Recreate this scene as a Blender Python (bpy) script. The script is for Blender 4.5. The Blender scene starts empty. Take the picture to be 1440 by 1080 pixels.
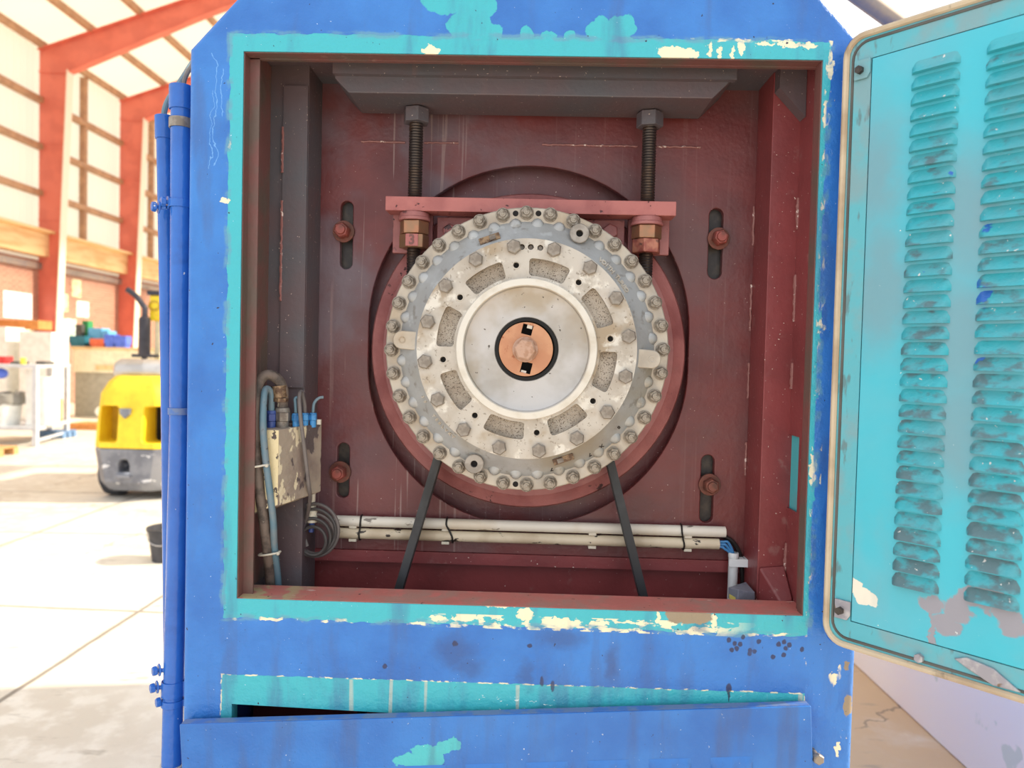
import bpy, bmesh, math, random
from mathutils import Vector, Matrix
from math import pi, sin, cos, radians, tan, atan2, sqrt, hypot
random.seed(7)
S = bpy.context.scene
COL = S.collection

# ------------------------------------------------------------------ camera, world, sun, exposure
FPX = 1060.0
CAM = Vector((0, -1.5, 1.5))
ROT = (Matrix.Rotation(radians(1.24), 3, 'Z') @ Matrix.Rotation(pi/2 + radians(-1.74), 3, 'X')
       @ Matrix.Rotation(radians(1.37), 3, 'Z'))
cd = bpy.data.cameras.new('camera')
cam = bpy.data.objects.new('camera', cd); COL.objects.link(cam)
cam.matrix_world = Matrix.Translation(CAM) @ ROT.to_4x4()
cd.sensor_fit = 'HORIZONTAL'; cd.sensor_width = 36.0; cd.lens = FPX/1440*36
cd.clip_start = 0.02; cd.clip_end = 300
cd.dof.use_dof = True; cd.dof.focus_distance = 1.58; cd.dof.aperture_fstop = 3.2
S.camera = cam

w = bpy.data.worlds.new('world'); S.world = w; w.use_nodes = True
bg = w.node_tree.nodes['Background']
bg.inputs[0].default_value = (0.93, 0.965, 1.0, 1); bg.inputs[1].default_value = 1.15
sd = bpy.data.lights.new('sun', 'SUN'); sun = bpy.data.objects.new('sun', sd); COL.objects.link(sun)
sd.energy = 5.0; sd.color = (1.0, 0.86, 0.66); sd.angle = radians(2.0)
sun_dir = Vector((-1.0, -0.16, -0.72))          # the way the light travels
sun.rotation_euler = sun_dir.to_track_quat('-Z', 'Y').to_euler()
sun.location = (12, 4, 12)
S.view_settings.view_transform = 'Standard'; S.view_settings.look = 'None'
S.view_settings.gamma = 1; S.view_settings.use_curve_mapping = False
S.view_settings.exposure = 0.35

# ------------------------------------------------------------------ measuring helpers
def ray(x, y): return ROT @ Vector(((x-720)/FPX, (540-y)/FPX, -1.0))
def at(x, y, Y):
    d = ray(x, y); return CAM + d*((Y-CAM.y)/d.y)
def atx(x, y, X):
    d = ray(x, y); return CAM + d*((X-CAM.x)/d.x)
def atz(x, y, Z):
    d = ray(x, y); return CAM + d*((Z-CAM.z)/d.z)
def atp(x, y, p0, n):
    d = ray(x, y); return CAM + d*((p0-CAM).dot(n)/d.dot(n))

def lin(c):
    return tuple(((v/255)/12.92 if v/255 <= .04045 else ((v/255+.055)/1.055)**2.4) for v in c[:3]) + (1.0,)

# ------------------------------------------------------------------ materials
class NT:
    def __init__(s, name, place=False):
        s.m = bpy.data.materials.new(name); s.m.use_nodes = True
        s.t = s.m.node_tree; s.b = s.t.nodes['Principled BSDF']
        tc = s.t.nodes.new('ShaderNodeTexCoord'); s.P = tc.outputs['Object']
        if place: s.P = s.t.nodes.new('ShaderNodeNewGeometry').outputs['Position']
    def n(s, ty, **kw):
        o = s.t.nodes.new(ty)
        for k, v in kw.items(): setattr(o, k, v)
        return o
    def put(s, sock, v):
        if hasattr(v, 'is_linked') or isinstance(v, bpy.types.NodeSocket): s.t.links.new(v, sock)
        else: sock.default_value = v
    def math(s, op, a, b=0.0, c=None):
        o = s.n('ShaderNodeMath', operation=op); s.put(o.inputs[0], a); s.put(o.inputs[1], b)
        if c is not None: s.put(o.inputs[2], c)
        return o.outputs[0]
    def vmath(s, op, a, b=None):
        o = s.n('ShaderNodeVectorMath', operation=op); s.put(o.inputs[0], a)
        if b is not None: s.put(o.inputs[1], b)
        return o.outputs['Value'] if op in ('LENGTH', 'DOT_PRODUCT') else o.outputs[0]
    def noise(s, scale, detail=4, stretch=None, off=(0, 0, 0), rough=.55):
        P = s.P
        if stretch or off != (0, 0, 0):
            mp = s.n('ShaderNodeMapping'); s.put(mp.inputs['Vector'], P)
            mp.inputs['Scale'].default_value = stretch or (1, 1, 1); mp.inputs['Location'].default_value = off
            P = mp.outputs[0]
        o = s.n('ShaderNodeTexNoise'); s.put(o.inputs['Vector'], P)
        o.inputs['Scale'].default_value = scale; o.inputs['Detail'].default_value = detail
        o.inputs['Roughness'].default_value = rough
        return o
    def step(s, v, lo, hi):
        o = s.n('ShaderNodeMapRange'); o.clamp = True; o.interpolation_type = 'SMOOTHSTEP'
        s.put(o.inputs[0], v); o.inputs[1].default_value = lo; o.inputs[2].default_value = hi
        o.inputs[3].default_value = 0; o.inputs[4].default_value = 1
        return o.outputs[0]
    def mix(s, f, a, b):
        o = s.n('ShaderNodeMix', data_type='RGBA'); s.put(o.inputs[0], f); s.put(o.inputs[6], a); s.put(o.inputs[7], b)
        return o.outputs[2]
    def xyz(s, P=None):
        o = s.n('ShaderNodeSeparateXYZ'); s.put(o.inputs[0], P or s.P); return o.outputs
    # masks
    def m_noise(s, scale, lo, hi, stretch=None, off=(0, 0, 0), detail=4):
        return s.step(s.noise(scale, detail, stretch, off).outputs[0], lo, hi)
    def wob(s, scale, amp, detail=4):
        o = s.noise(scale, detail)
        v = s.vmath('SUBTRACT', o.outputs['Color'], (.5, .5, .5))
        v = s.vmath('MULTIPLY', v, (amp, amp, amp))
        return s.vmath('ADD', s.P, v)
    def m_blobs(s, blobs, scale=40, amp=.03, soft=.08):
        P = s.wob(scale, amp)
        res = None
        for (cx, cz, rx, rz) in blobs:
            v = s.vmath('SUBTRACT', P, (cx, 0, cz)); v = s.vmath('MULTIPLY', v, (1/rx, 0, 1/rz))
            l = s.vmath('LENGTH', v)
            res = l if res is None else s.math('MINIMUM', res, l)
        return s.math('SUBTRACT', 1.0, s.step(res, 1-soft, 1+soft))
    def sd_box(s, x0, x1, z0, z1, scale=60, amp=.01):
        o = s.xyz(s.wob(scale, amp))
        dx = s.math('SUBTRACT', s.math('ABSOLUTE', s.math('SUBTRACT', o[0], (x0+x1)/2)), (x1-x0)/2)
        dz = s.math('SUBTRACT', s.math('ABSOLUTE', s.math('SUBTRACT', o[2], (z0+z1)/2)), (z1-z0)/2)
        return s.math('MAXIMUM', dx, dz)
    def mul(s, a, b): return s.math('MULTIPLY', a, b)

def mat(name, base, rough=.5, metal=0.0, var=None, layers=(), bump=None, spec=.5, place=False):
    """base colour (0-255 sRGB); var = (scale, colour2, lo, hi[, stretch]); layers = [(colour, mask function(nt))]"""
    nt = NT(name, place); c = lin(base)
    if var:
        vs = list(var) if isinstance(var, list) else [var]
        for v in vs:
            c = nt.mix(nt.m_noise(v[0], v[2], v[3], v[4] if len(v) > 4 else None), c, lin(v[1]))
    ms = []
    for col, f in layers:
        k = f(nt); c = nt.mix(k, c, lin(col)); ms.append(k)
    nt.put(nt.b.inputs['Base Color'], c)
    nt.b.inputs['Roughness'].default_value = rough; nt.b.inputs['Metallic'].default_value = metal
    nt.b.inputs['Specular IOR Level'].default_value = spec
    if bump:
        h = None
        for (sc, amt) in bump:
            v = nt.mul(nt.noise(sc, 3).outputs[0], amt)
            h = v if h is None else nt.math('ADD', h, v)
        for k in ms[:2]:
            h = nt.math('SUBTRACT', h, nt.mul(k, .0005))
        bn = nt.n('ShaderNodeBump'); nt.put(bn.inputs['Height'], h); bn.inputs['Distance'].default_value = 1.0
        bn.inputs['Strength'].default_value = .8
        nt.put(nt.b.inputs['Normal'], bn.outputs[0])
    return nt.m

BLUE = (55, 125, 205); BLUE2 = (42, 104, 184); TEAL = (62, 178, 192); TEAL2 = (76, 184, 192); CREAM = (236, 228, 196)
RED = (116, 54, 54)

# ------------------------------------------------------------------ mesh building
class MB:
    def __init__(s): s.bm = bmesh.new()
    def box(s, x0, x1, y0, y1, z0, z1):
        r = bmesh.ops.create_cube(s.bm, size=1)
        for v in r['verts']:
            v.co = Vector(((x0+x1)/2 + v.co.x*(x1-x0), (y0+y1)/2 + v.co.y*(y1-y0), (z0+z1)/2 + v.co.z*(z1-z0)))
        return s
    def bar(s, a, b, w, h, up=(0, 0, 1)):
        a, b = Vector(a), Vector(b); d = (b-a); L = d.length; d.normalize()
        sd_ = d.cross(Vector(up)).normalized(); u = sd_.cross(d)
        r = bmesh.ops.create_cube(s.bm, size=1)
        for v in r['verts']:
            c = v.co.copy(); v.co = (a+b)/2 + d*c.x*L + sd_*c.y*w + u*c.z*h
        return s
    def hexa(s, p):     # eight corners, bottom four then top four
        vs = [s.bm.verts.new(q) for q in p]
        for f in ((3, 2, 1, 0), (4, 5, 6, 7), (0, 1, 5, 4), (1, 2, 6, 5), (2, 3, 7, 6), (3, 0, 4, 7)):
            s.bm.faces.new([vs[i] for i in f])
        return s
    def cyl(s, a, b, r, r2=None, seg=24, rot=0.0):
        a, b = Vector(a), Vector(b); d = b-a
        q = d.to_track_quat('Z', 'Y').to_matrix().to_4x4()
        M = Matrix.Translation((a+b)/2) @ q @ Matrix.Rotation(rot, 4, 'Z')
        bmesh.ops.create_cone(s.bm, cap_ends=True, segments=seg, radius1=r, radius2=r if r2 is None else r2, depth=d.length, matrix=M)
        return s
    def sphere(s, c, r, sc=(1, 1, 1), seg=16):
        M = Matrix.Translation(c) @ Matrix.Diagonal((sc[0], sc[1], sc[2], 1))
        bmesh.ops.create_uvsphere(s.bm, u_segments=seg, v_segments=max(8, seg//2), radius=r, matrix=M); return s
    def lathe(s, prof, c=(0, 0, 0), seg=96, axis='Y'):
        c = Vector(c); rings = []
        for (r, h) in prof:
            ring = []
            for i in range(seg):
                a = 2*pi*i/seg
                if axis == 'Y': p = Vector((r*cos(a), h, r*sin(a)))
                elif axis == 'X': p = Vector((h, r*cos(a), r*sin(a)))
                else: p = Vector((r*cos(a), r*sin(a), h))
                ring.append(s.bm.verts.new(c+p))
            rings.append(ring)
        for A, B in zip(rings, rings[1:]):
            for i in range(seg):
                j = (i+1) % seg; s.bm.faces.new((A[i], A[j], B[j], B[i]))
        return s
    def close(s, a=None):
        bmesh.ops.holes_fill(s.bm, edges=[e for e in s.bm.edges if e.is_boundary], sides=0); return s
    def prism(s, pts, y0, y1, plane='XZ'):
        def mk(p, h):
            if plane == 'XZ': return Vector((p[0], h, p[1]))
            if plane == 'XY': return Vector((p[0], p[1], h))
            return Vector((h, p[0], p[1]))
        A = [s.bm.verts.new(mk(p, y0)) for p in pts]; B = [s.bm.verts.new(mk(p, y1)) for p in pts]
        n = len(pts)
        s.bm.faces.new(A); s.bm.faces.new(B[::-1])
        for i in range(n):
            j = (i+1) % n; s.bm.faces.new((A[j], A[i], B[i], B[j]))
        bmesh.ops.recalc_face_normals(s.bm, faces=s.bm.faces[:]); return s
    def tube(s, pts, r, seg=10, smooth=6, closed=False):
        P = [Vector(p) for p in pts]
        if smooth and len(P) > 2:
            Q = []; n = len(P)
            rng = range(n if closed else n-1)
            for i in rng:
                if closed: a, b, c, d = P[(i-1) % n], P[i], P[(i+1) % n], P[(i+2) % n]
                else: a, b, c, d = P[max(i-1, 0)], P[i], P[i+1], P[min(i+2, n-1)]
                for k in range(smooth):
                    t = k/smooth
                    Q.append(.5*((2*b) + (c-a)*t + (2*a-5*b+4*c-d)*t*t + (3*b-a-3*c+d)*t**3))
            if not closed: Q.append(P[-1])
            P = Q
        n = len(P); T = []
        for i in range(n):
            a = P[(i-1) % n] if closed else P[max(i-1, 0)]; b = P[(i+1) % n] if closed else P[min(i+1, n-1)]
            T.append((b-a).normalized())
        u = T[0].orthogonal().normalized(); rings = []
        for i in range(n):
            u = (u - T[i]*u.dot(T[i])).normalized(); v = T[i].cross(u)
            rr = r[i] if isinstance(r, (list, tuple)) else r
            rings.append([s.bm.verts.new(P[i] + (u*cos(2*pi*k/seg) + v*sin(2*pi*k/seg))*rr) for k in range(seg)])
        prs = list(zip(rings, rings[1:]))
        for A, B in prs:
            for k in range(seg):
                j = (k+1) % seg; s.bm.faces.new((A[k], A[j], B[j], B[k]))
        if closed:
            A, B = rings[-1], rings[0]
            off = min(range(seg), key=lambda o: (A[0].co-B[o].co).length)
            for k in range(seg):
                s.bm.faces.new((A[k], A[(k+1) % seg], B[(k+1+off) % seg], B[(k+off) % seg]))
        else:
            s.bm.faces.new(rings[0][::-1]); s.bm.faces.new(rings[-1])
        return s
    def hexhead(s, c, ax, r, h, rot=0.0):
        c = Vector(c); ax = Vector(ax).normalized()
        s.cyl(c, c+ax*h*.78, r, seg=6, rot=rot); s.cyl(c+ax*h*.78, c+ax*h, r, r*.84, seg=6, rot=rot); return s
    def mesh(s, name, off=(0, 0, 0), angle=35):
        bmesh.ops.recalc_face_normals(s.bm, faces=s.bm.faces[:])
        bmesh.ops.translate(s.bm, verts=s.bm.verts[:], vec=-Vector(off))
        me = bpy.data.meshes.new(name); s.bm.to_mesh(me); s.bm.free()
        for p in me.polygons: p.use_smooth = True
        me.set_sharp_from_angle(angle=radians(angle))
        return me

def wloc(o):
    p = Vector((0, 0, 0))
    while o is not None: p += o.location; o = o.parent
    return p
def obj(name, mb, m, parent=None, loc=None, bevel=0.0, cut=None, kind=None, angle=35, seg=2):
    """one mesh object built in world coordinates, hung under its parent"""
    base = Vector(loc) if loc is not None else (wloc(parent) if parent else Vector((0, 0, 0)))
    me = mb.mesh(name, base, angle)
    if cut is not None:
        A = bpy.data.objects.new('tmp_a', me); COL.objects.link(A)
        B = bpy.data.objects.new('tmp_b', cut.mesh('cut', base)); COL.objects.link(B)
        md = A.modifiers.new('b', 'BOOLEAN'); md.operation = 'DIFFERENCE'; md.object = B; md.solver = 'EXACT'
        md.use_self = True
        dg = bpy.context.evaluated_depsgraph_get()
        me2 = bpy.data.meshes.new_from_object(A.evaluated_get(dg)); me2.name = name
        bpy.data.objects.remove(A); bpy.data.objects.remove(B); me = me2
        for p in me.polygons: p.use_smooth = True
        me.set_sharp_from_angle(angle=radians(angle))
    me.materials.clear(); me.materials.append(m)
    o = bpy.data.objects.new(name, me); COL.objects.link(o)
    if parent: o.parent = parent; o.location = base - wloc(parent)
    else: o.location = base
    if bevel:
        b = o.modifiers.new('bevel', 'BEVEL'); b.width = bevel; b.segments = seg; b.limit_method = 'ANGLE'; b.angle_limit = radians(40)
        b.harden_normals = True
    if kind: o['kind'] = kind
    return o
def inst(name, src, parent, loc, rot=None, label=None):
    """another object on the same mesh, placed at a world position"""
    o = bpy.data.objects.new(name, src.data); COL.objects.link(o)
    o.parent = parent; o.location = Vector(loc) - wloc(parent)
    if rot: o.rotation_euler = rot
    if label: o['label'] = label
    return o
def tag(o, label, cat, group=None, kind=None):
    o['label'] = label; o['category'] = cat
    if group: o['group'] = group
    if kind: o['kind'] = kind
    return o
def thing(name, loc, label, cat, group=None):
    o = bpy.data.objects.new(name, None); COL.objects.link(o); o.location = loc; o.empty_display_size = .1
    return tag(o, label, cat, group)
def struct(name, mb, m, **k):
    o = obj(name, mb, m, kind='structure', **k); return o
def rrect(x0, x1, z0, z1, r, n=5):
    pts = []
    for (cx, cz, a0) in ((x1-r, z1-r, 0), (x0+r, z1-r, 90), (x0+r, z0+r, 180), (x1-r, z0+r, 270)):
        for k in range(n+1):
            a = radians(a0 + 90*k/n); pts.append((cx+r*cos(a), cz+r*sin(a)))
    return pts
def circ(cx, cz, r, n=64): return [(cx+r*cos(2*pi*k/n), cz+r*sin(2*pi*k/n)) for k in range(n)]
def obround(cx, z0, z1, r, n=24):
    p = [(cx+r*cos(pi*k/n), z1-r+r*sin(pi*k/n)) for k in range(n+1)]
    return p + [(cx-r*cos(pi*k/n), z0+r-r*sin(pi*k/n)) for k in range(n+1)]
def text_mesh(body, size, depth, xform, name='lettering'):
    """raised letters: returns a list of (co, faces) merged later; xform maps (x, y, z) of the flat letter to world"""
    cu = bpy.data.curves.new('txt', 'FONT'); cu.body = body; cu.size = size; cu.extrude = depth; cu.align_x = 'CENTER'; cu.align_y = 'CENTER'
    cu.resolution_u = 3; cu.offset = size*.035
    o = bpy.data.objects.new('txt', cu); COL.objects.link(o)
    dg = bpy.context.evaluated_depsgraph_get()
    me = bpy.data.meshes.new_from_object(o.evaluated_get(dg))
    res = ([xform(v.co) for v in me.vertices], [list(p.vertices) for p in me.polygons])
    bpy.data.objects.remove(o); bpy.data.curves.remove(cu); bpy.data.meshes.remove(me)
    return res
def add_text(mb, res):
    vs = [mb.bm.verts.new(p) for p in res[0]]
    for f in res[1]:
        try: mb.bm.faces.new([vs[i] for i in f])
        except ValueError: pass
    return mb

# ------------------------------------------------------------------ paints and metals
def PB(x, y, rx, ry, Y=0.0):
    p = at(x, y, Y); s = (Y+1.5)/FPX
    return (p.x, p.z, rx*s, ry*s)
def mx(nt, *a):
    r = a[0]
    for q in a[1:]: r = nt.math('MAXIMUM', r, q)
    return r
TOPBOX = (-.607, .573, .967, 2.136); LOWBOX = (-.609, .567, .700, .850)
peel = [PB(628, -4, 36, 24), PB(668, 6, 32, 26), PB(660, 36, 32, 20), PB(690, 48, 16, 14), PB(741, 50, 11, 16), PB(772, 52, 11, 7), PB(800, 52, 10, 9),
        PB(846, 44, 20, 20), PB(874, 40, 20, 20), PB(862, 58, 34, 8)]
def f_teal(nt):
    a = nt.sd_box(*TOPBOX, scale=26, amp=.016); b = nt.sd_box(*LOWBOX, scale=40, amp=.006)
    m = nt.math('LESS_THAN', nt.math('MINIMUM', a, b), 0.0)
    return mx(nt, m, nt.m_blobs(peel, scale=30, amp=.03, soft=.03))
def f_overblue(nt):     # blue brushed over the trim at the hinge side
    o = nt.xyz()
    k = nt.mul(nt.step(o[0], .566, .570), nt.m_noise(28, .42, .5, (1, 1, .35)))
    return nt.mul(k, nt.math('LESS_THAN', o[2], 2.02))
def f_rim(nt):
    d = nt.math('ABSOLUTE', nt.sd_box(*TOPBOX, scale=45, amp=.016))
    d2 = nt.math('ABSOLUTE', nt.sd_box(*LOWBOX, scale=60, amp=.006))
    oo = nt.xyz(); k = nt.mul(nt.math('LESS_THAN', d, .0030), nt.m_noise(16, .52, .58)); k = nt.mul(k, mx(nt, nt.math('LESS_THAN', oo[2], 1.0), nt.math('GREATER_THAN', oo[0], .55), nt.mul(nt.math('GREATER_THAN', oo[0], .3), nt.math('GREATER_THAN', oo[2], 1.9))))
    k2 = nt.mul(nt.math('LESS_THAN', d2, .0014), nt.m_noise(34, .5, .56))
    o = nt.xyz()
    right = nt.mul(nt.mul(nt.step(o[0], .562, .566), nt.math('LESS_THAN', o[0], .584)), nt.m_noise(60, .56, .6, (1, 1, .5)))
    right = nt.mul(right, nt.math('LESS_THAN', nt.math('ABSOLUTE', nt.math('SUBTRACT', o[2], 1.5)), .6))
    low = nt.mul(nt.math('LESS_THAN', nt.math('ABSOLUTE', nt.math('SUBTRACT', o[2], .975)), .014), nt.m_noise(26, .5, .54, (1, 1, 2.2)))
    low = nt.mul(low, nt.mul(nt.step(o[0], -.22, -.1), nt.math('SUBTRACT', 1.0, nt.step(o[0], .36, .48))))
    return mx(nt, k, k2, right, low)
cream_b = [PB(606, 71, 13, 7), PB(945, 74, 20, 9), PB(968, 76, 16, 7), PB(1043, 66, 4, 10), PB(1110, 63, 16, 4), PB(1136, 64, 12, 4), PB(1075, 62, 14, 3), PB(998, 70, 3, 10), PB(1012, 73, 3, 9), PB(1030, 74, 3, 8),
           PB(616, 869, 12, 4), PB(650, 870, 17, 4), PB(738, 864, 12, 9), PB(790, 874, 28, 5), PB(842, 877, 14, 4), PB(900, 878, 9, 3), PB(700, 850, 26, 4), PB(1004, 873, 4, 12), PB(925, 870, 3, 8),
           PB(316, 282, 7, 3.5), PB(323, 203, 2.5, 5), PB(1166, 951, 3, 5), PB(1187, 942, 9, 9), PB(1177, 952, 8, 6), PB(1169, 962, 5, 12), PB(1186, 1033, 5, 8), PB(1178, 1054, 3.5, 12), PB(1161, 160, 4, 18), PB(1143, 660, 4, 22), PB(1146, 720, 5, 9), PB(1147, 775, 6, 14), PB(1150, 830, 6, 9)]
def f_cream(nt): return mx(nt, nt.m_blobs(cream_b, scale=90, amp=.022, soft=.05), f_rim(nt))
def f_brown(nt): return nt.m_blobs([PB(1193, 992, 7, 15), PB(975, 868, 26, 10), PB(1191, 935, 4, 7), PB(950, 865, 14, 12)], scale=70, amp=.02, soft=.1)
def f_grime(nt):
    return nt.mul(nt.m_noise(9, .5, .7, (1.6, 1, .35)), .5)
def f_spots(nt): return nt.m_noise(190, .735, .75, off=(3, 1, 2), detail=2)
def f_dspots(nt): return nt.m_noise(95, .715, .735, off=(9, 1, 5), detail=2)
def f_drips(nt):
    o = nt.xyz()
    k = nt.m_noise(44, .66, .70, (1, 1, .02), off=(2, 0, 0), detail=1)
    z = nt.mul(nt.step(o[2], .765, .78), nt.mul(nt.math('LESS_THAN', o[2], .848), nt.math('GREATER_THAN', o[0], -.58)))
    return nt.mul(nt.mul(k, z), .6)
def f_edge(nt):        # brushed, greyish overlap where blue meets teal
    d = nt.math('ABSOLUTE', nt.sd_box(*TOPBOX, scale=26, amp=.016))
    return nt.mul(nt.mul(nt.math('SUBTRACT', 1.0, nt.step(d, .003, .009)), nt.m_noise(34, .44, .6, (.5, 1, 1))), .75)
def f_scratch(nt):
    o = nt.xyz(nt.wob(18, .045)); r = None
    for (x, z0, z1, w_) in SCR:
        k = nt.math('LESS_THAN', nt.math('ABSOLUTE', nt.math('SUBTRACT', o[0], x)), w_)
        k = nt.mul(k, nt.math('LESS_THAN', nt.math('ABSOLUTE', nt.math('SUBTRACT', o[2], (z0+z1)/2)), (z1-z0)/2))
        r = k if r is None else nt.math('MAXIMUM', r, k)
    return r
SCR = [(at(304, 100, 0).x, at(304, 235, 0).z, at(304, 75, 0).z, .0007), (at(312, 120, 0).x, at(312, 165, 0).z, at(312, 90, 0).z, .0008), (at(299, 150, 0).x, at(299, 240, 0).z, at(299, 130, 0).z, .0006)]
dk = [PB(x, y, 3.2, 3.6) for x, y in ((1025, 900), (1033, 905), (1041, 906), (1029, 914), (1036, 912), (1045, 896), (1055, 915), (1061, 916), (1067, 902), (1095, 906), (1103, 903), (1105, 912), (1110, 907), (1087, 924), (1102, 921), (1054, 919), (1128, 913))] + [PB(1025, 968, 4, 7), PB(1025, 978, 1.5, 9), PB(640, 905, 4, 4), PB(745, 908, 4, 3), PB(541, 937, 3, 4), PB(777, 965, 3, 8), PB(762, 958, 3, 7)]
def f_dkdots(nt): return nt.mul(nt.m_blobs(dk, scale=120, amp=.006, soft=.2), .85)
smear = [PB(640, 915, 26, 22), PB(790, 900, 30, 14), PB(660, 940, 20, 16), PB(985, 880, 10, 8), PB(860, 935, 8, 24), PB(740, 950, 10, 18)]
def f_smear(nt): return nt.mul(nt.m_blobs(smear, scale=26, amp=.05, soft=.6), .55)
def f_scrib(nt):
    o = nt.xyz()
    z = nt.mul(nt.math('LESS_THAN', nt.math('ABSOLUTE', nt.math('SUBTRACT', o[2], .80)), .025), nt.math('LESS_THAN', nt.math('ABSOLUTE', nt.math('SUBTRACT', o[0], -.0)), .09))
    return nt.mul(z, nt.m_noise(160, .62, .64, (.35, 1, 1)))
M = {}
M['frame'] = mat('blue_paint_over_teal', BLUE, .38, var=(5, BLUE2, .35, .7),
                 layers=[(TEAL, f_teal), (CREAM, f_cream), (BLUE, f_overblue), ((96, 152, 178), f_edge), ((104, 160, 224), f_scratch), ((50, 74, 130), f_smear), ((44, 40, 66), f_dkdots), ((66, 92, 146), f_grime), ((150, 135, 115), f_brown), ((205, 220, 240), f_spots), ((40, 44, 70), f_dspots), ((196, 196, 180), f_drips), ((220, 235, 232), f_scrib)],
                 bump=[(60, .003), (260, .0007), (14, .004)])
M['blue'] = mat('blue_enamel', (48, 108, 196), .22, var=(6, (40, 94, 178), .4, .7),
                layers=[((205, 215, 225), lambda n: n.m_noise(45, .73, .745)), ((40, 55, 110), lambda n: n.mul(n.m_noise(11, .55, .75), .4))], bump=[(70, .0015), (12, .003)])
LIDZ = .34
def lid_teal(nt): return nt.m_blobs([(a, b-LIDZ, c, d) for a, b, c, d in (PB(604, 1058, 30, 8, -.04), PB(632, 1050, 18, 9, -.04), PB(585, 1072, 32, 10, -.04), PB(610, 1070, 18, 12, -.04))], scale=55, amp=.03, soft=.03)
def lid_grime(nt): return nt.mul(nt.m_noise(10, .48, .7, (1.6, 1, .25)), .5)
M['lid'] = mat('blue_paint_cover', (54, 122, 200), .36, var=(6, (44, 104, 182), .35, .7),
               layers=[(TEAL2, lid_teal), ((205, 215, 225), lambda n: n.m_noise(120, .72, .735)), ((70, 84, 124), lid_grime), ((46, 46, 70), lambda n: n.m_noise(80, .715, .735, off=(4, 4, 4)))], bump=[(60, .002), (240, .0006)])
M['lid_edge'] = mat('worn_grey_edge', (104, 122, 160), .6, var=(30, (72, 112, 180), .42, .6), bump=[(90, .001)])
def haze_top(nt):       # grey flare haze painted into the colour of the upper and left plates
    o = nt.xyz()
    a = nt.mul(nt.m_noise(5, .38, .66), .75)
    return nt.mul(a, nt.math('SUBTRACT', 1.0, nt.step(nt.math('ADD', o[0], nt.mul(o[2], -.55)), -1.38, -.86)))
def leftward(nt, k): return nt.mul(k, nt.math('SUBTRACT', 1.15, nt.step(nt.xyz()[0], -.35, .05)))
def streak(nt): return nt.mul(leftward(nt, nt.m_noise(38, .64, .70, (1, 1, .035), detail=2)), .35)
def dribble(nt): return nt.mul(leftward(nt, nt.m_noise(110, .66, .7, (1, 1, .02), off=(5, 0, 1), detail=1)), .45)
def speck(nt): return nt.mul(nt.m_noise(230, .765, .785, detail=1), .7)
RL = [((98, 78, 80), lambda n: n.mul(n.m_noise(4, .42, .7), .55)), ((112, 102, 112), haze_top), ((150, 120, 118), streak), ((168, 144, 140), dribble), ((225, 205, 195), speck)]
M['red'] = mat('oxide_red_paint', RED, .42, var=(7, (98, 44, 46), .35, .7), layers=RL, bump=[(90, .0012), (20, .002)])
M['red_clean'] = mat('oxide_red_paint_clean', (136, 62, 64), .4, var=(8, (120, 54, 56), .35, .7),
                     layers=[((150, 116, 112), lambda n: n.mul(n.m_noise(24, .62, .75), .4)), ((225, 205, 195), lambda n: n.m_noise(190, .765, .78, detail=1))], bump=[(80, .001)])
M['red_light'] = mat('chalky_red_paint', (178, 108, 104), .5, var=(14, (160, 92, 90), .4, .65),
                     layers=[((80, 40, 44), lambda n: n.m_noise(75, .66, .69))], bump=[(120, .001)])
M['red_disc'] = mat('worn_red_casting', (164, 104, 102), .5, var=(9, (138, 80, 80), .4, .65),
                    layers=[((52, 34, 38), lambda n: n.mul(n.m_noise(46, .63, .66), n.m_noise(5, .45, .6, off=(1, 5, 2)))), ((160, 112, 108), lambda n: n.mul(n.m_noise(18, .55, .75), .5))], bump=[(60, .002)])
M['red_dark'] = mat('hazed_dark_red_steel', (96, 80, 84), .55, var=(6, (86, 84, 90), .35, .65), layers=[((120, 92, 90), streak), ((190, 170, 160), lambda n: n.m_noise(170, .745, .76, detail=1))], bump=[(70, .0015)])  # red greyed towards violet, upper-left haze painted into the base colour
def sill_cream(nt):
    o = nt.xyz(); return nt.mul(nt.math('SUBTRACT', 1.0, nt.step(o[0], -.5, -.42)), nt.m_noise(30, .45, .55))
M['sill'] = mat('scuffed_red_sill', (190, 112, 104), .55, var=[(10, (172, 126, 116), .4, .6), (30, (200, 116, 110), .5, .7)],
                layers=[((176, 158, 122), sill_cream), ((208, 170, 160), lambda n: n.m_noise(60, .68, .7, (.4, 1, 1))), ((84, 48, 48), lambda n: n.m_noise(70, .68, .72))], bump=[(80, .0015)])
M['lip'] = mat('red_brown_return', (118, 76, 72), .5, var=(10, (100, 84, 76), .4, .65), layers=[((150, 120, 112), streak)], bump=[(70, .0015)])
M['dark'] = mat('dark_oily_steel', (54, 50, 50), .45, .3, var=(40, (74, 66, 60), .4, .65), bump=[(120, .0006)])
M['black'] = mat('black_void_paint', (14, 13, 14), .8)
M['rod'] = mat('oiled_threaded_steel', (74, 68, 68), .35, .65, var=(20, (92, 74, 62), .45, .7))
M['nut'] = mat('bronze_zinc_nut', (150, 118, 92), .4, .6, var=(30, (172, 120, 92), .4, .7))
M['nut_red'] = mat('red_daubed_nut', (146, 78, 70), .45, .3, var=(26, (186, 124, 102), .45, .6), layers=[((90, 66, 60), lambda n: n.m_noise(40, .6, .66))])
M['bolt_red'] = mat('red_painted_bolt', (150, 76, 68), .45, .1, var=(40, (120, 66, 58), .4, .6), layers=[((190, 170, 150), lambda n: n.m_noise(60, .7, .73))])
M['bolt_rust'] = mat('rusty_bolt', (124, 74, 62), .55, .2, var=(50, (96, 62, 52), .4, .6))
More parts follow.
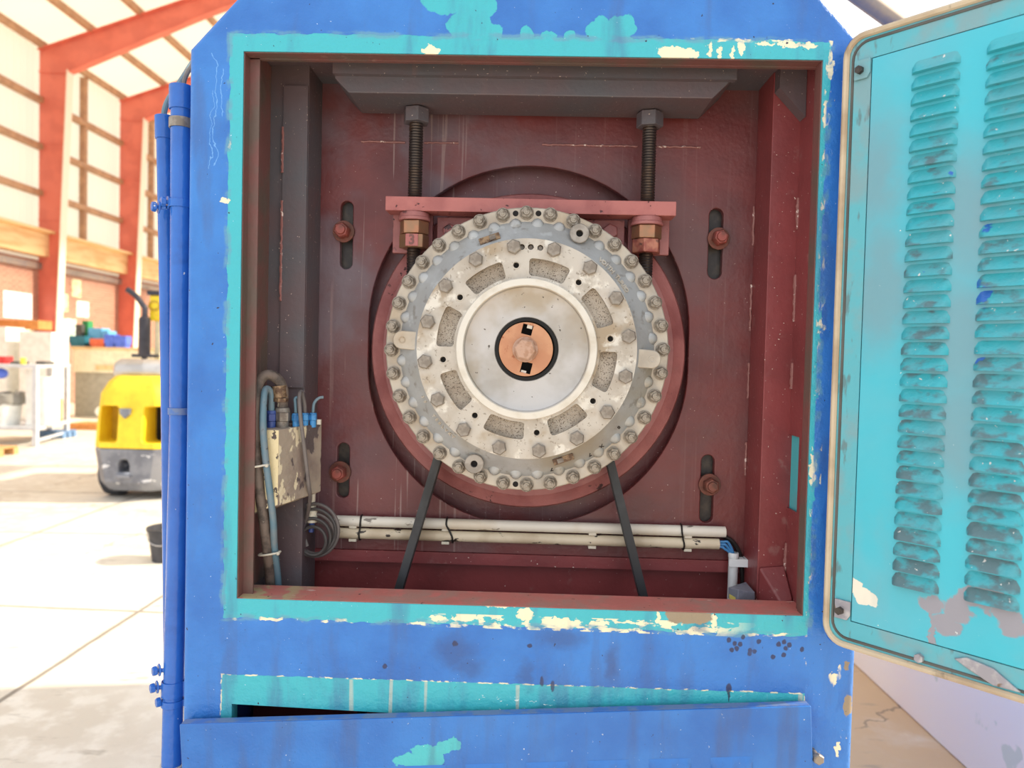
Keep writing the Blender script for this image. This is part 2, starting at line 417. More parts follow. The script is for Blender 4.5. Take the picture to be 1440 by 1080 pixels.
# coupling
stain = lambda n: n.mul(n.m_noise(9, .5, .68), .55)
M['alu_flange'] = mat('pale_cast_rim', (196, 186, 172), .5, .25, var=(16, (174, 164, 152), .4, .65), layers=[((168, 146, 118), stain)], bump=[(220, .0005)])
M['alu_shell'] = mat('blue_grey_cast_shell', (178, 180, 182), .5, .3, var=(11, (164, 164, 164), .38, .62),
                     layers=[((158, 148, 130), lambda n: n.mul(n.m_noise(4, .5, .66, off=(.3, 0, .2)), .8)), ((200, 204, 206), lambda n: n.mul(n.m_noise(24, .62, .72), .5)), ((120, 112, 100), lambda n: n.mul(n.m_noise(40, .58, .7, off=(2, 0, 4)), .5))], bump=[(160, .0006)])
M['alu_ring'] = mat('buff_machined_ring', (192, 184, 174), .45, .3, var=(14, (174, 164, 152), .4, .65), layers=[((158, 138, 112), lambda n: n.mul(n.m_noise(9, .5, .64), .8)), ((222, 216, 206), lambda n: n.mul(n.m_noise(22, .56, .66, off=(7, 1, 0)), .8)), ((104, 90, 72), lambda n: n.mul(n.m_noise(130, .62, .68), .6))], bump=[(260, .0004)])
M['alu_bright'] = mat('bright_turned_rim', (214, 207, 196), .36, .35, var=(20, (198, 188, 172), .45, .7))
M['alu_dish'] = mat('satin_turned_dish', (188, 184, 182), .4, .4, var=(8, (164, 157, 149), .4, .65), layers=[((156, 140, 116), lambda n: n.mul(n.m_noise(6, .52, .70, off=(2, 0, 0)), .75)), ((96, 90, 84), lambda n: n.m_noise(110, .70, .72))], bump=[(300, .0002)])
M['alu_rough'] = mat('sand_cast_pocket', (186, 176, 164), .7, .1, var=(18, (164, 152, 138), .4, .65), layers=[((104, 92, 82), lambda n: n.m_noise(380, .56, .66, detail=2))], bump=[(380, .002)])
M['bolt_grey'] = mat('grey_bolt_steel', (150, 141, 131), .48, .3, var=(60, (128, 118, 108), .4, .6), bump=[(500, .0003)])
M['nut_dark'] = mat('weathered_nut_steel', (152, 142, 130), .42, .35, var=(80, (112, 101, 89), .45, .62))
M['copper'] = mat('rust_orange_disc', (186, 130, 98), .55, .15, var=(24, (196, 144, 110), .4, .65), layers=[((158, 96, 66), lambda n: n.m_noise(60, .62, .7))], bump=[(300, .0004)])
M['copper_bolt'] = mat('dull_pink_bolt', (186, 150, 130), .5, .2, var=(60, (168, 128, 104), .45, .6), bump=[(200, .0006)])
M['boss'] = mat('boss_grey', (164, 156, 148), .5, .3, var=(40, (140, 132, 124), .4, .6))
M['rubber'] = mat('black_rubber', (40, 42, 46), .55, var=(12, (58, 60, 64), .45, .65))
# wiring
M['pipe_white'] = mat('white_plastic_conduit', (226, 220, 208), .4, layers=[((90, 78, 70), lambda n: n.mul(n.m_noise(40, .64, .68, (.4, 1, 1)), .8)), ((206, 186, 156), lambda n: n.mul(n.m_noise(5, .5, .65), .5))])
M['pipe_dirty'] = mat('grimy_plastic_conduit', (214, 200, 176), .45, var=(8, (190, 172, 146), .45, .65), layers=[((54, 46, 42), lambda n: n.m_noise(48, .64, .67, (.45, 1, 1)))])
M['clip'] = mat('off_white_clip', (208, 200, 184), .45)
M['white'] = mat('clean_white_plastic', (228, 230, 232), .4)
M['tie'] = mat('black_cable_tie', (30, 26, 26), .5)
M['tie_white'] = mat('white_cable_tie', (205, 198, 184), .5)
def flake(nt): return nt.m_noise(26, .45, .49, (1, 1, .45))
M['box_front'] = mat('flaking_cream_paint', (226, 208, 166), .6, layers=[((88, 76, 72), lambda n: n.m_noise(34, .55, .58, (1.2, 1, 1))), ((122, 108, 98), lambda n: n.mul(n.m_noise(12, .55, .65), .6))], bump=[(60, .003)])
M['box_side'] = mat('flaking_grey_paint', (152, 138, 124), .6, var=(9, (128, 112, 104), .4, .6), layers=[((206, 192, 164), lambda n: n.m_noise(30, .55, .58, (1, 1, .5))), ((84, 72, 72), lambda n: n.m_noise(28, .58, .61, (1, 1, .4), off=(3, 3, 3)))], bump=[(60, .003)])
M['gland_blue'] = mat('bright_blue_gland', (66, 140, 200), .4, var=(60, (52, 112, 170), .45, .65))
M['gland_navy'] = mat('dark_blue_gland', (54, 74, 140), .4, var=(60, (80, 100, 160), .5, .7))
M['gland_grey'] = mat('dusty_metal_gland', (140, 132, 124), .5, .4, var=(50, (112, 102, 94), .4, .6))
M['brass'] = mat('rusty_fitting', (150, 124, 96), .5, .3, var=(80, (92, 68, 52), .4, .6))
M['hose_dark'] = mat('dusty_braided_hose', (112, 98, 90), .65, var=(30, (70, 62, 58), .42, .62), layers=[((188, 176, 158), lambda n: n.m_noise(60, .66, .7))], bump=[(200, .001)])
M['hose_blue'] = mat('blue_grey_hose', (96, 126, 142), .5, var=(20, (118, 130, 138), .42, .65), layers=[((60, 62, 66), lambda n: n.m_noise(40, .65, .7))])
M['cable'] = mat('grey_cable', (112, 104, 102), .5, var=(20, (92, 86, 86), .42, .65))
M['cable_dark'] = mat('dark_grey_cable', (66, 62, 62), .5, var=(20, (84, 80, 78), .45, .7))
M['cable_blue'] = mat('blue_sheathed_cable', (64, 128, 184), .4)
M['sensor'] = mat('grey_plastic_housing', (132, 136, 150), .45, var=(30, (118, 122, 136), .45, .65))
M['sticker'] = mat('yellow_sticker', (232, 216, 118), .5)
# door
M['teal'] = mat('teal_door_paint', (72, 182, 192), .38, var=[(3, (104, 178, 188), .42, .68), (9, (88, 172, 182), .5, .7)], layers=[((122, 150, 160), lambda n: n.mul(n.m_noise(4, .5, .72, (1, 1, .4), off=(2, 7, 1)), .6))], bump=[(60, .0009), (9, .003)])
M['teal_frame'] = mat('teal_door_edge', (88, 174, 188), .45, var=(12, (120, 160, 168), .42, .66), layers=[((96, 92, 88), lambda n: n.mul(n.m_noise(40, .6, .68, (1, 1, .3)), .6))], bump=[(60, .001)])
def lv_grime(nt):
    o = nt.xyz(); k = nt.math('ADD', nt.noise(26, 4, (1, 1, 1.6)).outputs[0], nt.mul(nt.math('SUBTRACT', 1.75, o[2]), .22))
    return nt.mul(nt.step(k, .52, .70), .8)
M['louver'] = mat('grimy_teal_louver', (60, 172, 186), .4, var=(12, (84, 164, 176), .4, .65), place=True,
                  layers=[((92, 104, 110), lv_grime), ((50, 106, 190), lambda n: n.m_noise(15, .69, .72, off=(4, 2, 1))), ((214, 212, 208), lambda n: n.m_noise(110, .69, .72))], bump=[(80, .002)])
M['gasket'] = mat('perished_cream_gasket', (200, 182, 156), .7, var=[(7, (176, 154, 128), .45, .65)], layers=[((104, 92, 78), lambda n: n.mul(n.m_noise(26, .6, .7, (1, 1, .3)), .6))], bump=[(120, .001)])
M['bare'] = mat('bare_scraped_metal', (156, 152, 160), .45, .3, var=(40, (190, 186, 186), .45, .65), layers=[((122, 96, 76), lambda n: n.m_noise(30, .6, .68))])
M['primer'] = mat('cream_primer', (240, 232, 214), .6, layers=[((196, 156, 112), lambda n: n.m_noise(60, .58, .68))], bump=[(90, .002)])
M['seam'] = mat('dark_seam', (30, 40, 46), .7)
# hall
def floor_lines(nt):
    o = nt.xyz(nt.wob(3, .02)); res = None
    for (a, b) in FLINES:
        d = Vector((b.x-a.x, b.y-a.y)); nrm = Vector((-d.y, d.x)).normalized(); c = nrm.x*a.x + nrm.y*a.y
        v = nt.math('ABSOLUTE', nt.math('SUBTRACT', nt.math('ADD', nt.mul(o[0], nrm.x), nt.mul(o[1], nrm.y)), c))
        res = v if res is None else nt.math('MINIMUM', res, v)
    return nt.mul(nt.math('SUBTRACT', 1.0, nt.step(res, .006, .02)), .75)
FLINES = [(atz(0, 986, 0), atz(195, 860, 0)), (atz(0, 852, 0), atz(195, 860, 0)), (atz(0, 748, 0), atz(52, 749, 0)), (atz(52, 749, 0), atz(200, 695, 0)), (atz(0, 690, 0), atz(110, 693, 0))]
def cracks(nt):
    o = nt.n('ShaderNodeTexVoronoi', feature='DISTANCE_TO_EDGE'); nt.put(o.inputs['Vector'], nt.wob(6, .25)); o.inputs['Scale'].default_value = .9
    k = nt.math('SUBTRACT', 1.0, nt.step(o.outputs['Distance'], .003, .010))
    return nt.mul(nt.mul(k, nt.m_noise(1.1, .5, .56, off=(2, 3, 0))), .6)
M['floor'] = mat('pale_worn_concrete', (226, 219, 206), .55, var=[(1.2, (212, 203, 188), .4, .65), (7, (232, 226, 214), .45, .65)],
                 layers=[((206, 178, 142), lambda n: n.mul(n.step(n.xyz()[0], .5, .8), n.m_noise(3, .2, .5))), ((96, 88, 80), floor_lines), ((110, 100, 90), cracks), ((150, 140, 126), lambda n: n.mul(n.m_noise(14, .6, .72, (.3, 1, 1)), .5))], bump=[(40, .002)])  # beige layer: sun-warm tone painted into the floor right of the machine
def sheet_mat():
    m = bpy.data.materials.new('translucent_cream_sheet'); m.use_nodes = True; t = m.node_tree
    for n in list(t.nodes): t.nodes.remove(n)
    out = t.nodes.new('ShaderNodeOutputMaterial'); a = t.nodes.new('ShaderNodeBsdfDiffuse'); b = t.nodes.new('ShaderNodeBsdfTranslucent'); mxn = t.nodes.new('ShaderNodeMixShader')
    a.inputs[0].default_value = lin((240, 232, 214)); b.inputs[0].default_value = lin((252, 238, 208)); mxn.inputs[0].default_value = .62
    t.links.new(a.outputs[0], mxn.inputs[1]); t.links.new(b.outputs[0], mxn.inputs[2]); t.links.new(mxn.outputs[0], out.inputs[0]); return m
M['sheet'] = sheet_mat()
def brick_mat():
    nt = NT('brown_brickwork'); mp = nt.n('ShaderNodeMapping'); nt.put(mp.inputs['Vector'], nt.P); mp.inputs['Rotation'].default_value = (pi/2, 0, 0)
    sx = nt.xyz(); cb = nt.n('ShaderNodeCombineXYZ'); nt.put(cb.inputs[0], sx[1]); nt.put(cb.inputs[1], sx[2])
    b = nt.n('ShaderNodeTexBrick'); nt.put(b.inputs['Vector'], cb.outputs[0])
    b.inputs['Color1'].default_value = lin((176, 124, 104)); b.inputs['Color2'].default_value = lin((160, 108, 90)); b.inputs['Mortar'].default_value = lin((190, 160, 140))
    b.inputs['Scale'].default_value = 1.0; b.inputs['Brick Width'].default_value = .23; b.inputs['Row Height'].default_value = .076; b.inputs['Mortar Size'].default_value = .009
    nt.put(nt.b.inputs['Base Color'], b.outputs['Color']); nt.b.inputs['Roughness'].default_value = .8; return nt.m
M['brick'] = brick_mat()
M['col_red'] = mat('coral_red_steel', (224, 122, 102), .5, var=(2, (212, 112, 94), .4, .6))
M['col_sunlit'] = mat('sunlit_steel_edge', (240, 226, 206), .5)  # glare of the sun on the red flanges, painted as cream
M['timber'] = mat('golden_timber', (236, 200, 148), .6, var=(6, (216, 172, 118), .45, .65, (1, .15, 1)))
M['purlin'] = mat('brown_timber_purlin', (186, 146, 112), .6, var=(5, (168, 130, 100), .4, .6))
M['wallwhite'] = mat('white_painted_panel', (252, 248, 246), .5, var=(2, (252, 250, 248), .4, .6), layers=[((222, 230, 222), lambda n: n.m_noise(3, .62, .64, off=(4, 1, 0)))])
M['strut'] = mat('grey_steel_tube', (140, 130, 128), .45, .3, var=(12, (158, 142, 128), .4, .6))
def flat(name, c, r=.5, metal=0, c2=None):
    return mat(name, c, r, metal, var=(9, c2 or tuple(max(0, v-14) for v in c), .4, .65))
M['fl_yellow'] = flat('yellow_truck_paint', (246, 214, 46), .4, 0, (238, 200, 40))
M['fl_grey'] = mat('scuffed_grey_iron', (136, 138, 146), .5, .1, var=(5, (112, 114, 124), .4, .6), layers=[((214, 214, 218), lambda n: n.m_noise(6, .6, .63, (1, 1, 2)))])
M['steel'] = flat('brushed_silver_steel', (196, 192, 190), .32, .6)
M['tyre'] = flat('dark_tyre_rubber', (64, 66, 74), .7)
M['charcoal'] = flat('charcoal_painted_steel', (58, 56, 66), .45)
M['void'] = flat('dark_recess', (24, 20, 20), .8)
M['amber'] = flat('shaded_amber_recess', (196, 160, 40), .5)
M['bluebin'] = flat('royal_blue_plastic', (92, 122, 226)); M['skybin'] = flat('sky_blue_plastic', (110, 190, 236)); M['tealbin'] = flat('teal_plastic', (50, 120, 140))
M['greenbin'] = flat('green_plastic', (50, 150, 90)); M['redbin'] = flat('orange_red_plastic', (226, 110, 74)); M['card'] = flat('brown_cardboard', (206, 160, 108))
M['paleblue'] = flat('faded_blue_timber', (112, 146, 186)); M['paper'] = flat('white_paper', (238, 240, 236), .6); M['creamboard'] = flat('cream_board', (240, 230, 200)); M['greyboard'] = flat('grey_board', (176, 168, 152), .6)
M['rackwhite'] = flat('pale_grey_rack_steel', (206, 210, 216), .4); M['bag'] = flat('grey_plastic_bag', (150, 148, 142), .5); M['yellow'] = flat('yellow_plastic', (246, 226, 80))
M['red_plastic'] = flat('red_plastic', (220, 60, 60)); M['darkgrey'] = flat('dark_grey_metal', (90, 88, 84), .5); M['orange_wood'] = flat('orange_timber', (216, 150, 86), .6)
def poster_mat():
    return mat('pale_blue_poster_print', (232, 242, 246), .5, layers=[((150, 200, 232), lambda n: n.m_noise(5, .56, .6, (1, 1, 2.2))), ((110, 160, 200), lambda n: n.m_noise(8, .62, .66, off=(3, 1, 1)))])
M['poster'] = poster_mat()
M['notice'] = mat('printed_notice', (240, 242, 232), .5, layers=[((150, 190, 170), lambda n: n.m_noise(9, .55, .6))])
M['notice_old'] = mat('yellowed_notice', (236, 222, 180), .5, layers=[((176, 150, 110), lambda n: n.m_noise(9, .55, .62))])
M['picture'] = mat('green_landscape_print', (228, 240, 238), .5, layers=[((150, 196, 160), lambda n: n.m_noise(5, .5, .58, (1, 1, 2)))])
M['bucket'] = flat('black_bucket_plastic', (66, 66, 72), .5)

# ------------------------------------------------------------------ the hall
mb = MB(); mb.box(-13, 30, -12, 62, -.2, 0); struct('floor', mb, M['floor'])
WX = -13.0
def corrugated(x, y0, y1, z0, z1, pitch=.25, amp=.03):
    mb = MB(); n = int((y1-y0)/pitch); prev = None
    for i in range(n*4+1):
        y = y0 + i*pitch/4; dx = (0, amp, amp, 0)[i % 4]
        a = mb.bm.verts.new((x+dx, y, z0)); b = mb.bm.verts.new((x+dx, y, z1))
        if prev: mb.bm.faces.new((prev[0], a, b, prev[1]))
        prev = (a, b)
    return mb
EAVE = 9.35
struct('wall_left', corrugated(WX-.12, 4, 62, 3.7, EAVE+.1), M['sheet'])
mb = MB(); mb.box(WX-.35, WX, 4, 62, 0, 3.86); struct('wall_left_lower', mb, M['brick'])
mb = MB(); mb.box(WX-.35, 30, 62, 62.2, 0, 13); struct('wall_back', mb, M['sheet'])
SL = .345; RZ = EAVE+.25
mb = MB()                                    # translucent roof, ribs running down the slope
v = []; RIDGE = 3.0
for i in range(0, 58*4+1):
    y = 4 + i*.25; d = .04 if i % 2 else 0
    a = mb.bm.verts.new((WX-.3, y, RZ+d-.1)); b = mb.bm.verts.new((RIDGE, y, RZ+d-.1+SL*(RIDGE-WX+.3)))
    if v: mb.bm.faces.new((v[0], a, b, v[1]))
    v = (a, b)
struct('ceiling', mb, M['sheet'])
FR = [10.4, 14.3, 18.2, 22.1, 26.0, 29.9, 33.8, 37.7, 41.6]
for k, fy in enumerate(FR):
    mb = MB()
    # tapered web, deepest at the haunch
    p = [(WX, 0), (WX+.46, 0), (WX+.80, EAVE-.574), (WX, EAVE)]
    mb.prism(p, fy, fy+.03)
    for zz in (6.9, 4.9): mb.box(WX, WX+.62, fy-.02, fy, zz, zz+.05)
    mb.box(WX, WX+.8, fy-.03, fy, EAVE-.6, EAVE-.54)
    c = struct('trim_%d' % (k+1), mb, M['col_red'])
    mb = MB(); mb.hexa([(WX+.46, fy-.13, 0), (WX+.49, fy-.13, 0), (WX+.49, fy+.13, 0), (WX+.46, fy+.13, 0), (WX+.80, fy-.13, EAVE-.55), (WX+.83, fy-.13, EAVE-.55), (WX+.83, fy+.13, EAVE-.55), (WX+.80, fy+.13, EAVE-.55)])
    obj('column_flange', mb, M['col_sunlit'], c)
    mb = MB()
    def rf(x, d): return (x, EAVE + SL*(x-WX) - d)
    mb.prism([rf(WX+.0, 0), rf(WX+.8, .85), rf(WX+4.5, .55), rf(RIDGE, .5), rf(RIDGE, 0)], fy, fy+.03)
    mb.prism([rf(WX+.8, .85), rf(WX+.8, .88), rf(WX+4.5, .58), rf(RIDGE, .53), rf(RIDGE, .5), rf(WX+4.5, .55)], fy-.1, fy+.13)
    mb.prism([rf(WX, 0), rf(WX, .03), rf(RIDGE, .03), rf(RIDGE, 0)], fy-.1, fy+.13)
    obj('rafter', mb, M['col_red'], c)
mb0 = MB()
n = 20
for k, z in enumerate((5.55, 6.76, 7.97)):
    mb = MB(); mb.box(WX-.08, WX+.12, 4, 60, z, z+.14); struct('trim_%d' % n, mb, M['purlin']); n += 1
for k in range(12):
    x = WX+.1+k*1.28; z = EAVE + SL*(x-WX)
    mb = MB(); mb.box(x-.05, x+.05, 4, 60, z-.02, z+.17); struct('trim_%d' % n, mb, M['purlin']); n += 1
for k in range(8):
    y = FR[k]+1.9
    mb = MB(); mb.box(WX-.08, WX+.08, y, y+.14, 4.3, EAVE); struct('trim_%d' % n, mb, M['purlin']); n += 1
mb = MB(); mb.box(WX-.05, WX+.28, 4, 60, 3.95, 4.55); mb.box(WX-.05, WX+.45, 4, 60, 4.55, 4.62); struct('trim_%d' % n, mb, M['timber']); n += 1
mb = MB(); mb.box(WX-.02, WX+.1, 4, 60, 3.62, 3.78); struct('trim_%d' % n, mb, M['strut']); n += 1  # grey strip standing in for the shadow under the timber beam
# white panel wall beside the machine and the steel stay that lands on it
mb = MB(); mb.box(1.69, 1.79, .55, 9, 0, 1.0); mb.box(1.68, 1.80, .55, 9, 1.0, 1.03)
struct('wall_right', mb, M['wallwhite'], bevel=.01)

# ------------------------------------------------------------------ the machine housing
Z0, Z1, XL, XR = 1.006, 2.101, -.580, .559      # the opening
house = thing('machine_housing', (0, 0, 0), 'large blue machine cabinet with dark red inside and open louvred teal door', 'machine')
OUT = [(-.69, 0), (.667, 0), (.667, 2.10), (.37, 2.42), (-.40, 2.42), (-.69, 2.105)]
mb = MB(); mb.prism(OUT, 0, .03)
fe = [e for e in mb.bm.edges if all(abs(v.co.y) < 1e-6 for v in e.verts) and max(v.co.z for v in e.verts) > .01]
bmesh.ops.bevel(mb.bm, geom=fe, offset=.014, segments=5, affect='EDGES', profile=.5)
cut = MB(); cut.prism([(XL, Z0), (XR, Z0), (XR, Z1), (XL, Z1)], -.1, .1)
cut.prism([(-.587, .60), (.52, .60), (.52, .764), (-.587, .7895)], -.1, .1)
frame = obj('front_frame', mb, M['frame'], house, cut=cut)
mb = MB()
mb.box(XL, XL+.002, .003, .0302, Z0, Z1); mb.box(XR-.002, XR, .003, .0302, Z0, Z1); mb.box(XL+.002, XR-.002, .003, .0302, Z1-.002, Z1); 
obj('opening_liner', mb, M['lip'], house)
INN = [(-.66, .03), (.637, .03), (.637, 2.088), (.357, 2.39), (-.387, 2.39), (-.66, 2.093)]
mb = MB()
A = [mb.bm.verts.new((p[0], .03, p[1])) for p in OUT]; B = [mb.bm.verts.new((p[0], 2.0, p[1])) for p in OUT]
Ai = [mb.bm.verts.new((p[0], .03, p[1])) for p in INN]; Bi = [mb.bm.verts.new((p[0], 2.0, p[1])) for p in INN]
for i in range(6):
    j = (i+1) % 6
    mb.bm.faces.new((A[j], A[i], B[i], B[j])); mb.bm.faces.new((Ai[i], Ai[j], Bi[j], Bi[i]))
    mb.bm.faces.new((A[i], A[j], Ai[j], Ai[i])); mb.bm.faces.new((B[j], B[i], Bi[i], Bi[j]))
mb.prism(INN, 1.97, 2.0)
obj('body_shell', mb, M['blue'], house)
# returns just inside the opening
mb = MB(); mb.box(-.588, -.558, .03, .036, Z0, Z1+.03); mb.box(-.588, -.580, .03, .20, Z0, Z1+.03); obj('left_return', mb, M['lip'], house)
mb = MB(); mb.box(.560, .575, .03, .045, Z0, Z1+.03); obj('right_return', mb, M['lip'], house)
mb = MB(); mb.box(-.588, .575, .03, .040, Z1-.004, Z1+.03); obj('top_return', mb, M['lip'], house)
# ledge
mb = MB(); mb.box(XL+.001, XR-.001, .002, .0304, Z0+.0001, Z0+.0012); mb.box(-.60, .60, .0305, .092, .955, Z0+.0012); mb.box(-.60, .60, .086, .092, .90, .955); obj('sill', mb, M['sill'], house)
# back plate with slots and a long round hole
YB = .265
def slot_px(x, y0, y1, wpx):
    a = at(x, y0, YB); b = at(x, y1, YB); s = (YB+1.5)/FPX
    return a.x, b.z, a.z, wpx*s/2
SLOTS = [slot_px(488, 283, 378, 17), slot_px(1008, 293, 392, 19), slot_px(483, 623, 700, 17), slot_px(996, 640, 735, 18)]
hc = at(742, 488, YB)
mb = MB(); mb.box(-.65, .63, YB, YB+.02, 1.045, 2.30)
cut = MB()
for (cx, z0, z1, r) in SLOTS: cut.prism(obround(cx, z0, z1, r), YB-.05, YB+.05)
cut.prism(obround(hc.x, hc.z-.42, hc.z+.42, .374, 40), YB-.05, YB+.1)
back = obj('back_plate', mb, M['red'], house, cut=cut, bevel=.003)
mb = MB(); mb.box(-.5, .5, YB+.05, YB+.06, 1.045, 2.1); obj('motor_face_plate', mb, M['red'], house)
mb = MB(); mb.box(-.65, .63, YB-.004, YB+.03, 1.018, 1.045); mb.box(-.65, .63, YB+.03, YB+.04, .62, 1.02); obj('lower_panel', mb, M['red_clean'], house)
# corner posts
for s, x0, x1, y0 in ((-1, -.582, -.4955, .16), (1, .513, .585, .155)):
    mb = MB()
    mb.box(min(x0, x1), max(x0, x1), y0, YB, Z0-.1 if s > 0 else Z0-.1, 2.14)
    obj('corner_post', mb, M['red_clean'] if s > 0 else M['red_dark'], house, bevel=.002)
mb = MB(); mb.box(-.55, -.4965, .154, .16, 1.43, 2.09); obj('post_cover_strip', mb, M['red_dark'], house)
# side liners; the right one has a cut-out onto a teal panel
mb = MB(); mb.box(-.60, -.582, .036, YB, Z0-.1, 2.14); obj('side_liner', mb, M['red_dark'], house)
mb = MB(); mb.box(.572, .5755, .045, YB, Z0-.1, 2.14)
cut = MB(); wy0 = atx(1124, 615, .572); wy1 = atx(1099, 610, .572); wb = atx(1122, 722, .572)
cut.box(.5, .7, wy0.y, wy1.y, wb.z, wy0.z)
obj('side_liner', mb, M['red_clean'], house, cut=cut)
mb = MB(); mb.box(.578, .584, .05, .24, wb.z-.06, wy0.z+.06); obj('inspection_panel', mb, M['teal'], house)
# ceiling and its hanging beam
mb = MB(); mb.box(-.62, .60, .04, YB, 2.135, 2.15); obj('top_liner', mb, M['red_dark'], house)
bl, br = at(470, 128, .10), at(1033, 128, .10)
mb = MB(); zb = 2.058
mb.prism([(bl.x+.03, zb), (br.x-.045, zb), (br.x, zb+.045), (br.x, 2.136), (bl.x, 2.136), (bl.x, zb+.03)], .10, .235)
obj('ceiling_beam', mb, M['red_dark'], house, bevel=.003)
mb = MB(); mb.box(bl.x, br.x, .085, .10, 2.092, 2.136); obj('beam_lip', mb, M['red_dark'], house)
# foot gussets
mb = MB(); mb.hexa([(.520, .094, Z0-.03), (.571, .094, Z0-.03), (.571, .153, Z0-.03), (.515, .153, Z0-.03), (.545, .094, 1.004), (.571, .094, 1.012), (.571, .153, 1.068), (.515, .153, 1.062)])
obj('foot_gusset', mb, M['red_clean'], house, bevel=.004)
mb = MB(); mb.prism([(.515, 2.09), (.571, 2.03), (.571, 2.134), (.515, 2.134)], .12, .154); obj('top_gusset', mb, M['red_dark'], house)
# weld beads
M['weld'] = mat('painted_weld', (146, 96, 92), .4, layers=[((226, 206, 198), lambda n: n.m_noise(90, .6, .66))], bump=[(240, .002)])
def weld(a, b, r=.0035, y=0.0):
    a, b = Vector(a), Vector(b); n_ = max(4, int((b-a).length/.006)); mb = MB()
    pts = [a.lerp(b, i/n_) + Vector((random.uniform(-1, 1), 0, random.uniform(-1, 1)))*.0008 for i in range(n_+1)]
    mb.tube(pts, [r*random.uniform(.7, 1.15) for _ in pts], 6, smooth=0)
    return obj('weld_bead', mb, M['weld'], house)
for (x, y0, y1) in ((1106, 288, 330), (1102, 392, 455), (1098, 510, 545), (1089, 752, 806)):
    p = atx(x, y0, .572); q = atx(x, y1, .572); yy = .149
    weld((.5715, yy, p.z), (.5715, yy, q.z), .004)
for (x, y0, y1) in ((1049, 290, 345), (1045, 400, 465), (1040, 510, 560), (1036, 622, 668)):
    p = at(x, y0, YB); q = at(x, y1, YB); weld((.511, YB-.001, p.z), (.511, YB-.001, q.z), .003)
for (x0, x1) in ((508, 570), (597, 645), (762, 832), (832, 896), (924, 985)):
    p = at(x0, 207, YB); q = at(x1, 210, YB); weld((p.x, YB-.001, 2.003), (q.x, YB-.001, 2.003), .0028)
weld((-.55, .153, 1.62), (-.55, .153, 1.84), .003); weld((-.55, .153, 1.9), (-.55, .153, 2.0), .003)
# bolts that hold the motor plate in its slots
BP = [(481, 324, 'bolt_red'), (1013, 334, 'bolt_red'), (476, 665, 'bolt_red'), (1000, 683, 'bolt_rust')]
for x, y, mm in BP:
    c = at(x, y, YB-.02); mb = MB()
    mb.hexhead((c.x, YB-.008, c.z), (0, -1, 0), .0185, .026, rot=random.random()); mb.cyl((c.x, YB-.034, c.z), (c.x, YB-.04, c.z), .0115, .0105)
    b = obj('mounting_bolt', mb, M[mm], house, loc=(c.x, YB, c.z), bevel=.0012)
    mb = MB(); mb.cyl((c.x, YB-.0005, c.z), (c.x, YB-.008, c.z), .0255); obj('washer', mb, M['bolt_rust'], b, bevel=.001)
for (cx, z0, z1, r) in SLOTS:
    mb = MB(); mb.box(cx-.028, cx+.028, YB+.021, YB+.03, z0-.03, z1+.03); obj('slot_backing', mb, M['dark'], house)
# teal-and-black slot area under the opening
mb = MB(); mb.box(-.60, .60, .40, .42, .3, .92); obj('slot_back_panel', mb, M['black'], house)

# ------------------------------------------------------------------ the louvred door, swung open
DU = Vector((.660, -.751, 0)).normalized(); DN = Vector((DU.y, -DU.x, 0))   # along the door; out of its inner face
if DN.y > 0: DN = -DN
D0 = at(1171, 480, -.035); D0 = Vector((D0.x, D0.y, 0))
def dpt(x, y, h=0.0):
    p = atp(x, y, D0+DN*h, DN); return (p-D0).dot(DU), p.z
dz1 = dpt(1187, 52)[1]; dz0 = dpt(1158, 903)[1]; DW = 1.19
def DP(s, z, h): return D0 + DU*s + DN*h + Vector((0, 0, z))
class DMB(MB):
    """a builder whose x, y, z are door width, height off the inner face, and z"""
    def mesh(s, name, off=(0, 0, 0), angle=35):
        for v_ in s.bm.verts:
            c = v_.co.copy(); v_.co = DP(c.x, c.z, -c.y)
        return MB.mesh(s, name, off, angle)
mb = DMB(); mb.prism(rrect(0, DW, dz0, dz1, .018), .012, .040)
mb.prism(rrect(.006, DW-.006, dz0+.006, dz1-.006, .018), .0, .012)
door = obj('door', mb, M['blue'], house, bevel=.002)
mb = DMB(); mb.prism(rrect(.012, DW-.012, dz0+.012, dz1-.012, .016), -.0005, .002); obj('seam_backing', mb, M['seam'], door)
IS = .058                                                      # inner panel inset
mb = DMB(); mb.prism(rrect(.012, DW-.012, dz0+.012, dz1-.012, .016), -.004, .001)
cut = DMB(); cut.prism([(IS-.0016, dz0+IS-.0016), (DW-IS+.0016, dz0+IS-.0016), (DW-IS+.0016, dz1-IS+.0016), (IS-.0016, dz1-IS+.0016)], -.1, .1)
obj('edge_frame', mb, M['teal_frame'], door, cut=cut)
chip = [dpt(*p) for p in ((1190, 816), (1203, 823), (1214, 835), (1226, 842))]
bare_b = [dpt(*p) for p in ((1345, 846), (1366, 838), (1350, 862), (1332, 880), (1395, 830), (1425, 880), (1312, 850), (1420, 862), (1385, 842))]
wear = [dpt(*p) for p in ((1240, 400), (1360, 300), (1350, 480), (1230, 250), (1345, 600))]
def DB(lst, rx, rz): return [(p[0], p[1], rx, rz) for p in lst]
